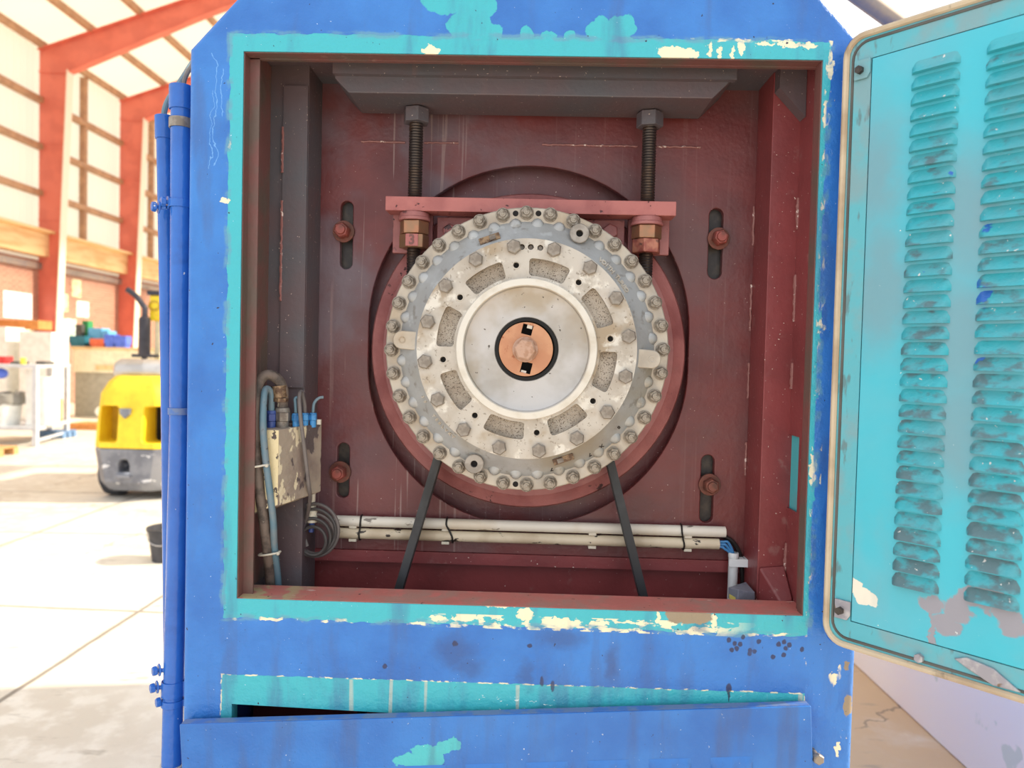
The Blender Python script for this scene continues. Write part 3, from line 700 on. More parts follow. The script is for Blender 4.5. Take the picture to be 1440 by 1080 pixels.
# the door inner panel keeps its own frame of axes so that its wear stays where it is
def door_local(nt):
    m_ = nt.n('ShaderNodeCombineXYZ')
    P = nt.vmath('SUBTRACT', nt.P, tuple(D0))
    nt.put(m_.inputs[0], nt.vmath('DOT_PRODUCT', P, tuple(DU))); nt.put(m_.inputs[2], nt.xyz()[2]); nt.P = m_.outputs[0]
def dl(f):
    def g(nt):
        keep = nt.P; door_local(nt); r = f(nt); nt.P = keep; return r
    return g
M['teal_panel'] = mat('teal_door_panel', (64, 184, 204), .36, var=[(2.5, (92, 180, 198), .42, .66), (8, (80, 180, 198), .5, .7)],
    layers=[((240, 230, 212), dl(lambda n: n.m_blobs(DB(chip, .016, .014) + [(chip[2][0]+.004, chip[2][1]-.004, .02, .016)], scale=45, amp=.022, soft=.04))),
            ((150, 148, 158), dl(lambda n: n.m_blobs(DB(bare_b, .021, .019) + [(dpt(1312, 890)[0], dpt(1312, 890)[1], .004, .05)], scale=30, amp=.05, soft=.15))),
            ((118, 150, 162), dl(lambda n: n.mul(n.m_blobs(DB(wear, .05, .11), scale=14, amp=.10, soft=.7), .75))),
            ((126, 160, 170), lambda n: n.mul(n.m_noise(5, .55, .74, (1, 1, .35), off=(1, 4, 2)), .6)), ((232, 236, 232), lambda n: n.m_noise(90, .735, .75))],
    bump=[(70, .0007), (9, .004)])
mb = DMB(); mb.box(IS, DW-IS, -.005, .001, dz0+IS, dz1-IS); obj('inner_panel', mb, M['teal_panel'], door, bevel=.0012)
# perished rubber seal around the rim
gp = rrect(.010, DW-.010, dz0+.010, dz1-.010, .035, 6); mb = DMB()
mb.tube([(p[0], -.005, p[1]) for p in gp], .0062, 8, smooth=0, closed=True)
obj('rubber_seal', mb, M['gasket'], door)
mb = DMB(); gp2 = rrect(.022, DW-.022, dz0+.022, dz1-.022, .03, 6)
mb.tube([(p[0], -.003, p[1]) for p in gp2], .0035, 6, smooth=0, closed=True); obj('seal_channel', mb, M['darkgrey'], door)
# louvres pressed out of the inner panel
def louver(s0, s1, zb, h, p=.013):
    mb = DMB(); NS, NZ = 14, 6; g = []
    for i in range(NS+1):
        t = i/NS; s = s0+(s1-s0)*t; e = min(t, 1-t)/.16; e = 1.0 if e >= 1 else sqrt(max(0, 1-(1-e)**2))
        row = []
        for j in range(NZ+1):
            q = j/NZ; row.append(mb.bm.verts.new((s, -.0052 - p*e*(1-q)**1.25*(1.0), zb + h*q*(.45+.55*e))))
        g.append(row)
    for i in range(NS):
        for j in range(NZ): mb.bm.faces.new((g[i][j], g[i+1][j], g[i+1][j+1], g[i][j+1]))
    lo = [mb.bm.verts.new((s0+(s1-s0)*i/NS, -.0052, zb)) for i in range(NS+1)]
    for i in range(NS): mb.bm.faces.new((g[i][0], lo[i], lo[i+1], g[i+1][0]))
    bmesh.ops.remove_doubles(mb.bm, verts=mb.bm.verts[:], dist=1e-5)
    return mb
def louver_col(xt0, xt1, yt, xb0, xb1, yb, n):
    s0, za = dpt(xt0, yt); s1 = dpt(xt1, yt)[0]; _, zc = dpt(xb0, yb)
    src = None
    for k in range(n):
        z = za + (zc-za)*k/(n-1)
        if src is None: src = obj('louver', louver(s0, s1, z, .0225), M['louver'], door, loc=DP(s0, z, 0), angle=50); zz = z
        else: inst('louver', src, door, DP(s0, z, 0))
    return s0, s1, za, zc
LC1 = louver_col(1284, 1352, 107, 1255, 1320, 819, 34)
LC2 = louver_col(1389, 1470, 78, 1358, 1436, 841, 34)
for (x, y, ok) in ((1213, 101, 1), (1185, 857, 0)):
    s_, z_ = dpt(x, y); mb = DMB(); mb.prism([(s_-.012, z_-.016), (s_+.012, z_-.016), (s_+.018, z_-.006), (s_+.018, z_+.02), (s_-.012, z_+.02)], -.009, -.005)
    t_ = obj('latch_tab', mb, M['teal_frame'] if ok else M['bare'], door, bevel=.001)
mb = DMB()
for (x, y) in ((1213, 101), (1185, 857)):
    s_, z_ = dpt(x, y); mb = DMB(); mb.cyl((s_, -.0085, z_), (s_, -.018, z_), .0075, seg=6); mb.cyl((s_, -.018, z_), (s_, -.0185, z_), .004, seg=12)
    obj('door_screw', mb, M['dark'], door)
s_, z_ = dpt(1295, 924); mb = DMB(); mb.cyl((s_, -.004, z_), (s_, -.012, z_), .008, seg=6); obj('door_screw', mb, M['bare'], door)
s_, z_ = dpt(1380, 945); mb = DMB()
mb.prism([(s_-.04, z_+.012), (s_-.02, z_+.02), (s_+.02, z_+.014), (s_+.06, z_-.012), (s_+.02, z_-.014), (s_-.02, z_+.002)], -.009, -.004); obj('scraped_dent', mb, M['bare'], door, bevel=.002)
# hinges
for z in (1.15, 1.95):
    mb = MB(); mb.cyl((D0.x+.046, -.013, z-.05), (D0.x+.046, -.013, z+.05), .012); obj('hinge', mb, M['blue'], house)
# grey stay between the housing roof and the wall beside it
p = at(1215, 0, .75); q = at(1268, 38, .75); d = (q-p).normalized()
a = p - d*((p.x-.36)/d.x); b = p + d*((1.69-p.x)/d.x)
b = p + d*((1.95-p.x)/d.x)
stay = thing('steel_stay', (b.x, b.y, 0), 'grey steel tube slanting down behind the top of the open door', 'pipe')
mb = MB(); mb.tube([a, b], .024, 16, smooth=0); obj('tube', mb, M['strut'], stay)
mb = MB(); mb.box(b.x-.03, b.x+.03, b.y-.03, b.y+.03, 0, b.z+.03); obj('post', mb, M['strut'], stay, bevel=.003)

# ------------------------------------------------------------------ the tilted cover below
lid = thing('lower_cover', (0, -.03, LIDZ), 'tilted blue cover panel hanging loose across the bottom of the machine', 'cover')
la, lb = at(252, 1019, -.036), at(1141, 993, -.036)
LY = -.036
ld = (lb-la).normalized(); ln = Vector((-ld.z, 0, ld.x)); LL = (lb-la).length
def LP(s, t, y): return la + ld*s + ln*t + Vector((0, y-la.y, 0))
def lbox(mb, s0, s1, t0, t1, y0, y1):
    mb.hexa([LP(s0, t0, y0), LP(s1, t0, y0), LP(s1, t0, y1), LP(s0, t0, y1), LP(s0, t1, y0), LP(s1, t1, y0), LP(s1, t1, y1), LP(s0, t1, y1)]); return mb
LH = .40
mb = MB(); lbox(mb, 0, LL, -LH, -.0, LY, LY+.005); obj('cover_face', mb, M['lid'], lid, bevel=.0025, seg=3)
mb = MB(); lbox(mb, 0.002, LL-.002, -.006, .0003, LY+.0051, -.012); obj('top_flange', mb, M['lid_edge'], lid, bevel=.001)
for s0 in (0.0, LL-.004):
    mb = MB(); lbox(mb, s0, s0+.004, -LH, -.007, LY+.0051, -.004); obj('side_flange', mb, M['lid'], lid)
def lid_louver(s0, t0):
    mb = MB(); NS, NZ = 12, 5; g = []; wd, h = .082, .024
    for i in range(NS+1):
        t = i/NS; e = min(t, 1-t)/.2; e = 1.0 if e >= 1 else sqrt(max(0, 1-(1-e)**2)); row = []
        for j in range(NZ+1):
            q = j/NZ; row.append(mb.bm.verts.new(LP(s0+wd*t, t0 - h*q, LY-.0002 - .011*e*sin(pi*min(1, q*1.0)*.5+.0))))
        g.append(row)
    for i in range(NS):
        for j in range(NZ): mb.bm.faces.new((g[i][j], g[i+1][j], g[i+1][j+1], g[i][j+1]))
    lo = [mb.bm.verts.new(LP(s0+wd*i/NS, t0-h, LY-.0002)) for i in range(NS+1)]
    for i in range(NS): mb.bm.faces.new((g[i][NZ], g[i+1][NZ], lo[i+1], lo[i]))
    return mb
lp = at(826, 1070, LY); sv = (lp-la).dot(ld); tv = (lp-la).dot(ln); src = None
for k in range(-6, 3):
    s0 = sv + k*.1205
    for r_ in range(2):
        if src is None: src = obj('louver', lid_louver(s0, tv), M['lid'], lid, loc=LP(s0, tv, LY), angle=50)
        else: inst('louver', src, lid, LP(s0, tv - r_*.06, LY))
p = at(1147, 1062, -.02); mb = MB(); mb.cyl((p.x, 0.0, p.z), (p.x, -.03, p.z), .006); mb.hexhead((p.x, -.03, p.z), (0, -1, 0), .011, .01)
obj('stud_bolt', mb, M['bolt_grey'], house)

# ------------------------------------------------------------------ the fluid coupling
CC = at(740.5, 491.5, .11); CC = Vector((CC.x, 0, CC.z))
def pol(r, a, y): a = radians(a+1.4); return Vector((CC.x + r*cos(a), y, CC.z + r*sin(a)))   # a measured on the photograph
coup = thing('fluid_coupling', (CC.x, .118, CC.z), 'big round cast aluminium coupling with a rim of nuts in the middle of the cabinet', 'fluid coupling')
def cone_y(r): return .076 + (r-.225)/(.270-.225)*.036
mb = MB()
mb.lathe([(.150, .082), (.222, .080), (.226, .0765), (.262, cone_y(.262)), (.270, .1135), (.2745, .117), (.276, .118)], (CC.x, 0, CC.z), 144)
for k in range(36):
    p = pol(.2610, 95+10*k, .1130); b0 = len(mb.bm.verts)
    r_ = bmesh.ops.create_uvsphere(mb.bm, u_segments=14, v_segments=8, radius=1.0)
    a = radians(95+10*k+1.4); R_ = Matrix.Translation(p) @ Matrix.Rotation(-a, 4, 'Y') @ Matrix.Diagonal((.0185, .0095, .0145, 1))
    bmesh.ops.transform(mb.bm, matrix=R_, verts=r_['verts'])
shell = obj('shell', mb, M['alu_shell'], coup, angle=50)
mb = MB(); mb.lathe([(.2735, .1165), (.276, .1155), (.3005, .1155), (.3026, .1176), (.3026, .1375), (.3005, .150), (.20, .152), (.20, .165), (.12, .165)], (CC.x, 0, CC.z), 144)
for k in range(36): mb.cyl(pol(.2868, 90+10*k, .1150), pol(.2868, 90+10*k, .130), .0185, seg=28)
rim = obj('flange', mb, M['alu_flange'], coup)
for a in (85, 265.3, 94.6):
    mb = MB(); mb.lathe([(.0035, .1166), (.0035, .1150), (.0058, .1147), (.0062, .1153)], pol(.2905, a, 0), 20); mb.close()
    obj('dowel_hole', mb, M['void'], coup, loc=pol(.2905, a, .116))
src = None
for k in range(36):
    p = pol(.2905, 90+10*k, .1152)
    if src is None:
        mb = MB(); mb.cyl(p, p+Vector((0, -.0035, 0)), .0152, seg=24)
        src = obj('flange_nut', mb, M['nut_dark'], coup, loc=p, bevel=.0008)
        mb = MB(); q = p+Vector((0, -.0036, 0)); mb.hexhead(q, (0, -1, 0), .0134, .010, rot=.3); mb.cyl(q+Vector((0, -.010, 0)), q+Vector((0, -.0145, 0)), .0075, .0066, seg=16)
        mb.cyl(q+Vector((0, -.0145, 0)), q+Vector((0, -.0152, 0)), .004, .003, seg=12)
        # hex, washer and stud end join into one nut mesh
        me = mb.mesh('t', p, 35); bm2 = bmesh.new(); bm2.from_mesh(src.data); bm2.from_mesh(me); bm2.to_mesh(src.data); bm2.free()
        for pp in src.data.polygons: pp.use_smooth = True
        src.data.set_sharp_from_angle(angle=radians(35))
    else: inst('flange_nut', src, coup, p, rot=(0, random.uniform(0, 1.0), 0))
# cover ring with eight pockets, eight ribs with holes
RY0, RY1 = .060, .0795
mb = MB(); mb.prism(circ(CC.x, CC.z, .2281, 144), RY0, RY1)
cut = MB(); cut.prism(circ(CC.x, CC.z, .1405, 128), 0, .2)
def sector(r0, r1, a0, a1, rc=.006, n=14):
    pts = []; d0, d1 = math.degrees(rc/r0), math.degrees(rc/r1)
    def P2(r, a): p = pol(r, a, 0); return (p.x, p.z)
    for k in range(n+1): pts.append(P2(r0, a0+d0+(a1-a0-2*d0)*k/n))
    pts.append(P2(r0+rc*.3, a1-d0*.3)); pts.append(P2(r0+rc, a1))
    pts.append(P2(r1-rc, a1)); pts.append(P2(r1-rc*.3, a1-d1*.3))
    for k in range(n+1): pts.append(P2(r1, a1-d1-(a1-a0-2*d1)*k/n))
    pts.append(P2(r1-rc*.3, a0+d1*.3)); pts.append(P2(r1-rc, a0)); pts.append(P2(r0+rc, a0)); pts.append(P2(r0+rc*.3, a0+d0*.3))
    return pts
HA = [97-45*k for k in range(8)]
for a in HA:
    cut.prism(sector(.1515, .1875, a-22.5-13.6, a-22.5+13.6), 0, .2)
    cut.cyl(pol(.1745, a, 0), pol(.1745, a, .2), .0062, seg=20)
for a in (92.6, 87.6, 82.2): cut.cyl(pol(.2105, a, 0), pol(.2105, a, .2), .0060, seg=16)
ring = obj('cover_ring', mb, M['alu_ring'], coup, cut=cut, bevel=.0012)
mb = MB(); mb.lathe([(.1385, .0795), (.1385, .0775), (.20, .0775), (.20, .0795)], (CC.x, 0, CC.z), 96)
obj('pocket_floor', mb, M['alu_rough'], coup)
for a in HA:
    mb = MB(); p = pol(.1745, a, 0); mb.lathe([(.0056, .0775), (.0056, .0655), (.0085, .0598), (.0092, .0600)], p, 20); o_ = obj('threaded_hole', mb, M['alu_ring'], coup, loc=pol(.1745, a, .066))
    mb = MB(); mb.cyl(pol(.1745, a, .0772), pol(.1745, a, .070), .0055, seg=16); obj('hole_shade', mb, M['void'], o_)  # near-black fill paints the shade at the bottom of each hole
for a in (92.6, 87.6, 82.2):
    mb = MB(); mb.cyl(pol(.2105, a, .079), pol(.2105, a, .068), .0050, .0042, seg=16); obj('pin', mb, M['gland_grey'], coup)
src = None
for k in range(16):
    p = pol(.2115, 97-22.5*k, RY0)
    if src is None:
        mb = MB(); mb.hexhead(p, (0, -1, 0), .0158, .0112, rot=.2)
        src = obj('cover_bolt', mb, M['bolt_grey'], coup, loc=p, bevel=.001)
    else: inst('cover_bolt', src, coup, p, rot=(0, random.uniform(0, 1.0), 0))
mb = MB(); mb.lathe([(.1290, .066), (.1300, .0500), (.1315, .0485), (.1440, .0485), (.1456, .0500), (.1456, .064)], (CC.x, 0, CC.z), 144)
obj('raised_rim', mb, M['alu_bright'], coup)
mb = MB(); mb.lathe([(.0655, .090), (.0655, .0670), (.067, .0655), (.122, .0665), (.1275, .0640), (.1300, .0585)], (CC.x, 0, CC.z), 128)
obj('dished_cover', mb, M['alu_dish'], coup)
mb = MB(); mb.lathe([(.0655, .0660), (.0640, .0645), (.0590, .0645), (.0575, .0665), (.0575, .09), (.001, .09)], (CC.x, 0, CC.z), 96)
obj('shaft_seal', mb, M['black'], coup)
mb = MB(); hub_c = pol(.0012, 190, 0); mb.prism(circ(hub_c.x, hub_c.z, .0560, 96), .0640, .073)
cut = MB()
def rotrect(cx, cz, hw, hh, ang):
    c_, s_ = cos(ang), sin(ang); return [(cx+x*c_-y*s_, cz+x*s_+y*c_) for x, y in ((-hw, -hh), (hw, -hh), (hw, hh), (-hw, hh))]
for (x, y) in ((741.5, 463.5), (740.0, 517.0)):
    p = at(x, y, .065); cut.prism(rotrect(p.x, p.z, .0108, .0105 if y < 490 else .0115, radians(-13)), 0, .2)
hub = obj('hub_disc', mb, M['copper'], coup, cut=cut, bevel=.0006)
for (x, y) in ((745, 459.5), (736, 523.5)):
    p = at(x, y, .07); mb = MB(); mb.prism(rotrect(p.x, p.z, .0055, .004, radians(-13)), .069, .075); obj('key_end', mb, M['alu_bright'], coup)
p = at(738.5, 491.5, .06); mb = MB(); mb.cyl((p.x, .0642, p.z), (p.x, .060, p.z), .0265, seg=40); mb.hexhead((p.x, .0602, p.z), (0, -1, 0), .0238, .018, rot=.35)
obj('centre_bolt', mb, M['copper_bolt'], coup, bevel=.0012)
# lugs, plug bosses and the two little windows in the shell
for a in (175.6, -4.6):
    ca = radians(a+1.4); t = Vector((-sin(ca), 0, cos(ca))); rr = Vector((cos(ca), 0, sin(ca))); c0 = pol(.218, a, 0); c1 = pol(.263, a, 0)
    pts = [c0-t*.020, c0+t*.020]
    for k in range(13):
        b = pi*k/12; pts.append(c1 + t*.0195*cos(b) + rr*.0195*sin(b))
    mb = MB(); mb.prism([(q.x, q.z) for q in pts], .084, .112); o_ = obj('lifting_lug', mb, M['alu_flange'], coup, bevel=.003, seg=3)
    mb = MB(); mb.lathe([(.0075, .0845), (.0070, .0832), (.0048, .0834), (.004, .0842), (.0005, .0842)], (c1.x, 0, c1.z), 20); obj('centre_mark', mb, M['alu_ring'], o_)
for a in (65.4, 245.4):
    p = pol(.2665, a, 0); mb = MB(); mb.lathe([(.0210, .120), (.0205, .088), (.0190, .0865), (.0075, .0865), (.0070, .0885), (.0070, .104), (.0005, .104)], p, 32)
    o_ = obj('fusible_plug_boss', mb, M['boss'], coup)
    mb = MB(); mb.cyl(p+Vector((0, .1035, 0)), p+Vector((0, .0955, 0)), .0068, seg=16); obj('plug_hole', mb, M['void'], o_)
for a in (108.5, -71.5):
    ca = radians(a+1.4); p = pol(.2445, a, 0); mb = MB()
    mb.prism(rotrect(p.x, p.z, .0225, .0068, ca-pi/2), .0845, .098); o_ = obj('inspection_slot', mb, M['brass'], coup, bevel=.001)
    mb = MB(); p2 = pol(.2445, a-1.6, 0); mb.prism(rotrect(p2.x, p2.z, .0065, .0045, ca-pi/2), .080, .0846); obj('slot_key', mb, M['gland_grey'], o_)
# cast lettering on the shell
def arc_text(s, r, a0, a1, size, inward=False, depth=.0022, y=None, name='cast_lettering', m='alu_bright'):
    mb = MB(); n_ = len(s); beta = atan2(.036, .045)
    for i, ch in enumerate(s):
        if ch == ' ': continue
        a = a0 + (a1-a0)*i/max(1, n_-1); ca = radians(a+1.4)
        rad = Vector((cos(ca)*cos(beta), sin(beta), sin(ca)*cos(beta))); tan_ = Vector((sin(ca), 0, -cos(ca)))
        up = rad if not inward else -rad; x = tan_ if not inward else -tan_
        nrm = x.cross(up); o = pol(r, a, cone_y(r))
        if nrm.y > 0: nrm = -nrm
        add_text(mb, text_mesh(ch, size, depth, lambda v, o=o, x=x, up=up, nrm=nrm: o + x*v.x + up*v.y + nrm*v.z))
    return obj(name, mb, M[m], coup)
arc_text('VOITH TURBO', .2415, 50.2, 30.8, .0145, depth=.003)
arc_text('30', .2405, 204.5, 207.2, .0100, inward=True)
arc_text('TEBLVKY', .2405, 215.5, 230, .0100, inward=True)
for s_, px_, py_ in (('8', 870, 601), ('X', 846, 628), ('7', 830, 640), ('7', 776, 661)):
    dx, dy = px_-740.5, 491.5-py_; a = math.degrees(atan2(dy, dx)); arc_text(s_, hypot(dx, dy)*1.60/FPX, a, a, .0125, depth=.0005, name='stamped_mark', m='dark')
# pulley behind
PY0, PY1 = .168, .228
mb = MB(); mb.lathe([(.05, .1645), (.134, .1645), (.134, .1665)] + [(.134 if k % 2 == 0 else .126, PY0+(PY1-PY0)*k/8) for k in range(9)] + [(.134, .231), (.05, .231)], (CC.x, 0, CC.z), 64)
obj('belt_pulley', mb, M['dark'], coup)
# belt loop: round the pulley and down behind the ledge
LZ, LR = CC.z-1.02, .462; r1 = .1355
sa = (LR-r1)/1.02; ang = math.asin(sa)
loop = []
for k in range(25):
    a = -ang + (pi+2*ang)*k/24; loop.append((CC.x + r1*cos(a), CC.z + r1*sin(a), cos(a), sin(a)))
for k in range(33):
    a = pi+ang + (pi-2*ang)*k/32; loop.append((CC.x + LR*cos(a), LZ + LR*sin(a), cos(a), sin(a)))
mb = MB(); rows = []
prof = [(0, PY0+.001)] + [(.0, PY0+(PY1-PY0)*.0)]
NB = 3; sec = []
for b in range(NB):
    y0 = PY0 + (PY1-PY0)*b/NB; wv = (PY1-PY0)/NB
    sec += [(.021, y0+.0008), (.021, y0+wv-.0008), (.018, y0+wv)]
inner = []
for b in reversed(range(NB)):
    y0 = PY0 + (PY1-PY0)*b/NB; wv = (PY1-PY0)/NB
    inner += [(.009, y0+wv-.001), (.0, y0+wv*.78), (.0, y0+wv*.22), (.009, y0+.001)]
sec = sec + inner
for (x, z, nx, nz) in loop: rows.append([mb.bm.verts.new((x+nx*h, y, z+nz*h)) for h, y in sec])
for i in range(len(rows)):
    A_, B_ = rows[i], rows[(i+1) % len(rows)]
    for k in range(len(sec)):
        j = (k+1) % len(sec); mb.bm.faces.new((A_[k], A_[j], B_[j], B_[k]))
belt = obj('drive_belt', mb, M['rubber'], None, loc=(CC.x, .2, LZ-LR), angle=30)
tag(belt, 'black banded drive belt running down from behind the round coupling', 'belt')

# ------------------------------------------------------------------ motor casting and its adjusters
dc = at(742, 494, .24)
motor = thing('motor_flange', (dc.x, .24, dc.z), 'worn dark red round casting behind the aluminium coupling', 'motor flange')
mb = MB(); mb.lathe([(.366, .30), (.366, .262), (.362, .255), (.338, .2465), (.335, .2435), (.250, .240), (.245, .2365), (.15, .2365)], (dc.x, 0, dc.z), 128)
obj('disc', mb, M['red_disc'], motor)
def pz(x0, x1, y0, y1, Y):
    a, b = at(x0, y0, Y), at(x1, y1, Y); return a.x, b.x, b.z, a.z
for i, (x0, x1, y0, y1, nm) in enumerate(((553, 608, 300, 357, 'foot_plate'), (884, 940, 304, 359, 'foot_plate'), (615, 742, 308, 400, 'lug_plate'), (742, 876, 310, 400, 'lug_plate'))):
    X0, X1, Za, Zb = pz(x0, x1, y0, y1, .222); mb = MB(); mb.box(X0, X1, .220, .2365, Za, Zb+.004); fp = obj(nm, mb, M['red_disc'], motor, bevel=.0015)
for (x, y) in ((633, 326), (858, 326)):
    p = at(x, y, .215); mb = MB(); mb.hexhead((p.x, .2198, p.z), (0, -1, 0), .0185, .012, rot=.1); obj('lug_bolt', mb, M['red_disc'], motor, bevel=.001)
X0, X1, Za, Zb = pz(542, 951, 278, 299, .165); zl = at(745, 279.5, .165).z; zt = at(745, 299.5, .165).z
mb = MB(); mb.box(X0, X1, .165, .2195, zt, zl)
cut = MB()
for xm in (583, 910): c_ = at(xm, 300, .192); cut.cyl((c_.x, .192, zt-.1), (c_.x, .192, zl+.1), .0175, seg=24)
bar = obj('cross_bar', mb, M['red_light'], motor, cut=cut, bevel=.0015)
M['rod_t'] = M['rod']
rods = []
for (xt, xm, lab, nm) in ((583.5, 583, 'left threaded rod, its lower nut painted with a 3', 'nut'), (913.5, 910, 'right threaded rod, its lower nut daubed bright red', 'nut_red')):
    Yr = .192; p0 = at(xt, 120, Yr); pm = at(xm, 300, Yr); x = pm.x
    zt_ = 2.056; zb_ = at(xm, 430, Yr).z
    t = thing('threaded_rod', (x, Yr, zb_), lab, 'threaded rod', 'motor adjusting rods')
    mb = MB(); prof = []; n_ = int((zt_-zb_)/.0030)
    for k in range(n_+1): prof.append((.0162 if k % 2 else .0143, zb_ + (zt_-zb_)*k/n_))
    mb.lathe(prof, (x, Yr, 0), 24, 'Z'); mb.close(); obj('rod', mb, M['rod'], t, angle=20)
    mb = MB(); mb.cyl((x, Yr, 2.024), (x, Yr, zt_), .030, seg=6, rot=.26); obj('top_nut', mb, M['red_dark'], t, bevel=.002)
    zu = zt - .0008
    mb = MB(); mb.cyl((x, Yr, zu), (x, Yr, zu-.011), .033, .034, seg=32); mb.cyl((x, Yr, zu-.0112), (x, Yr, zu-.018), .036, seg=32); obj('washer', mb, M['red_disc'], t, bevel=.001)
    mb = MB(); mb.cyl((x, Yr, zu-.0185), (x, Yr, zu-.048), .0335, seg=6, rot=pi/6+.1); obj('upper_nut', mb, M['nut'], t, bevel=.0025)
    mb = MB(); mb.cyl((x, Yr, zu-.0485), (x, Yr, zu-.079), .0335, seg=6, rot=pi/6-.25); ln_ = obj('lower_nut', mb, M['nut_red'] if nm == 'nut_red' else M['nut'], t, bevel=.0025)
    rods.append((x, Yr, zu))
    if nm == 'nut':
        mb = MB(); mb.box(x-.014, x+.014, Yr-.0335, Yr-.0305, zu-.077, zu-.0505); pt = obj('paint_patch', mb, M['red_light'], ln_, bevel=.0008)
        mb = MB(); add_text(mb, text_mesh('3', .030, .0006, lambda v: Vector((x+v.x*.9, Yr-.0338-v.z, zu-.064+v.y)))); obj('painted_number', mb, M['lip'], ln_)

# ------------------------------------------------------------------ conduits, box and cables inside
def pxpath(pts): return [at(x, y, Y) for (x, y, Y) in pts]
def seg_px(x0, y0, x1, y1, Y): return at(x0, y0, Y), at(x1, y1, Y)
def conduit(name, a, b, r, m, lab, loc=None):
    mb = MB(); mb.cyl(a, b, r, seg=24); o = obj(name, mb, m, None, loc=a, bevel=.001); tag(o, lab, 'conduit'); return o
YC = .247
a, b = seg_px(471, 732, 1020, 748, YC); c1 = conduit('plastic_conduit', a, b, .0125, M['pipe_white'], 'upper of the two white conduits along the foot of the red plate')
a2, b2 = seg_px(471, 749, 1011, 765, YC); c2 = conduit('plastic_conduit', a2, b2, .0125, M['pipe_dirty'], 'lower of the two white conduits, speckled with black, with blue wires at its end')
for x in (497, 628, 834, 967):
    p = a2.lerp(b2, (x-471)/540); mb = MB(); mb.box(p.x-.009, p.x+.009, YC-.008, YB-.0005, p.z+.0122, p.z+.0185); mb.box(p.x-.009, p.x+.009, YC-.008, YB-.0005, p.z-.0185, p.z-.0122)
    obj('pipe_clip', mb, M['clip'], c2, bevel=.001)
def strap(x, tilt, name='cable_tie'):
    p = a.lerp(b, (x-471)/549); q = a2.lerp(b2, (x+tilt-471)/540)
    pts = []
    for k in range(9): t = pi*k/8; pts.append(p + Vector((0, -.0138*sin(t), .0138*cos(t))) if k < 5 else None)
    pts = [p + Vector((0, .004, .0148)), p + Vector((0, -.008, .0125)), p + Vector((0, -.0142, 0)), p.lerp(q, .5) + Vector((0, -.011, 0)), q + Vector((0, -.0142, 0)), q + Vector((0, -.008, -.0125)), q + Vector((0, .004, -.0148))]
    mb = MB(); mb.tube(pts, .0022, 6); return mb
for x, t in ((509, -2), (630, 8), (958, 3)):
    obj('cable_tie', strap(x, t), M['tie'], c1)
for i, (dz, dx) in enumerate(((.006, 0), (0, -.002), (-.006, -.004))):
    pe = b2 + Vector((-.01, -.003, dz)); pv = at(1031 - i*2.2, 778, YC-.006)
    mb = MB(); mb.tube([pe, b2 + Vector((.008, -.004, dz)), at(1024 - i*3, 763 + i*4, YC-.006), pv, pv + Vector((0, 0, -.02))], .0032, 8); w_ = obj('blue_wire', mb, M['cable_blue'], c2)
mb = MB(); mb.tube(pxpath([(1012, 752, .259), (1030, 762, .257), (1041, 782, .256), (1044, 815, .256), (1045, 850, .256), (1046, 880, .256)]), .0055, 8)
o_ = obj('black_cable', mb, M['tie'], None, loc=at(1046, 880, .256)); tag(o_, 'black cable dropping down behind the short upright white conduit', 'cable')
p0, p1 = at(1031.5, 777, YC-.006), at(1029, 862, YC-.006)
mb = MB(); mb.lathe([(.0085, 0), (.0115, .0), (.0118, -.001), (.0118, -.0105), (.0110, -.012), (.0110, p1.z-p0.z), (.0085, p1.z-p0.z)], p0, 24, 'Z')
vc = obj('upright_conduit', mb, M['white'], None, loc=p1); tag(vc, 'short upright white conduit in the lower right corner of the cabinet', 'conduit')
mb = MB(); p = at(1036, 790, YC-.006); mb.box(p0.x-.0125, p0.x+.034, YC-.019, YC-.0175+.0, p.z-.009, p.z+.009); mb.box(p0.x+.012, p0.x+.024, YC-.0175, YC+.012, p.z-.0088, p.z+.0088); mb.box(p0.x+.027, p0.x+.036, YC-.021, YC+.012, p.z-.0092, p.z+.0092)
obj('pipe_clip', mb, M['white'], vc, bevel=.0015)
# grey sensor box standing on the ledge corner
g0, g1, g2 = at(1022.5, 851, .155), at(1037.5, 853, .115), at(1062, 853, .140)
gt0, gt1, gt2 = at(1024, 826, .155), at(1038, 829, .115), at(1062, 833, .140)
zz = .99
def dn(p): return Vector((p.x, p.y, zz))
bk = at(1046, 823, .22)
sb_ = thing('sensor_box', (g1.x, .15, zz), 'small grey plastic box with a yellow sticker in the bottom right corner', 'sensor box')
mb = MB(); P4 = Vector((bk.x, .205, gt0.z)); g0, g1, g2 = gt0, gt1, gt2; mb.hexa([dn(g0), dn(g1), dn(g2), Vector((P4.x, P4.y, zz)), gt0, gt1, gt2, P4]); obj('housing', mb, M['sensor'], sb_, bevel=.002, seg=3)
u_ = (g1-g0).normalized(); n_ = Vector((u_.y, -u_.x, 0)).normalized()
s0, s1, s2, s3 = at(1025, 851, .18), at(1034, 852, .17), at(1035, 834, .17), at(1027.5, 833, .18)
mb = MB(); q = [gt0.lerp(gt1, .16), gt0.lerp(gt1, .78)]; zt_ = at(1031, 838, .135).z; off = n_*.0006
mb.hexa([Vector((q[0].x, q[0].y, zz+.002))+off, Vector((q[1].x, q[1].y, zz+.002))+off, Vector((q[1].x, q[1].y, zz+.002)), Vector((q[0].x, q[0].y, zz+.002)), Vector((q[0].x, q[0].y, zt_))+off, Vector((q[1].x, q[1].y, zt_))+off, Vector((q[1].x, q[1].y, zt_)), Vector((q[0].x, q[0].y, zt_))])
obj('sticker', mb, M['sticker'], sb_)
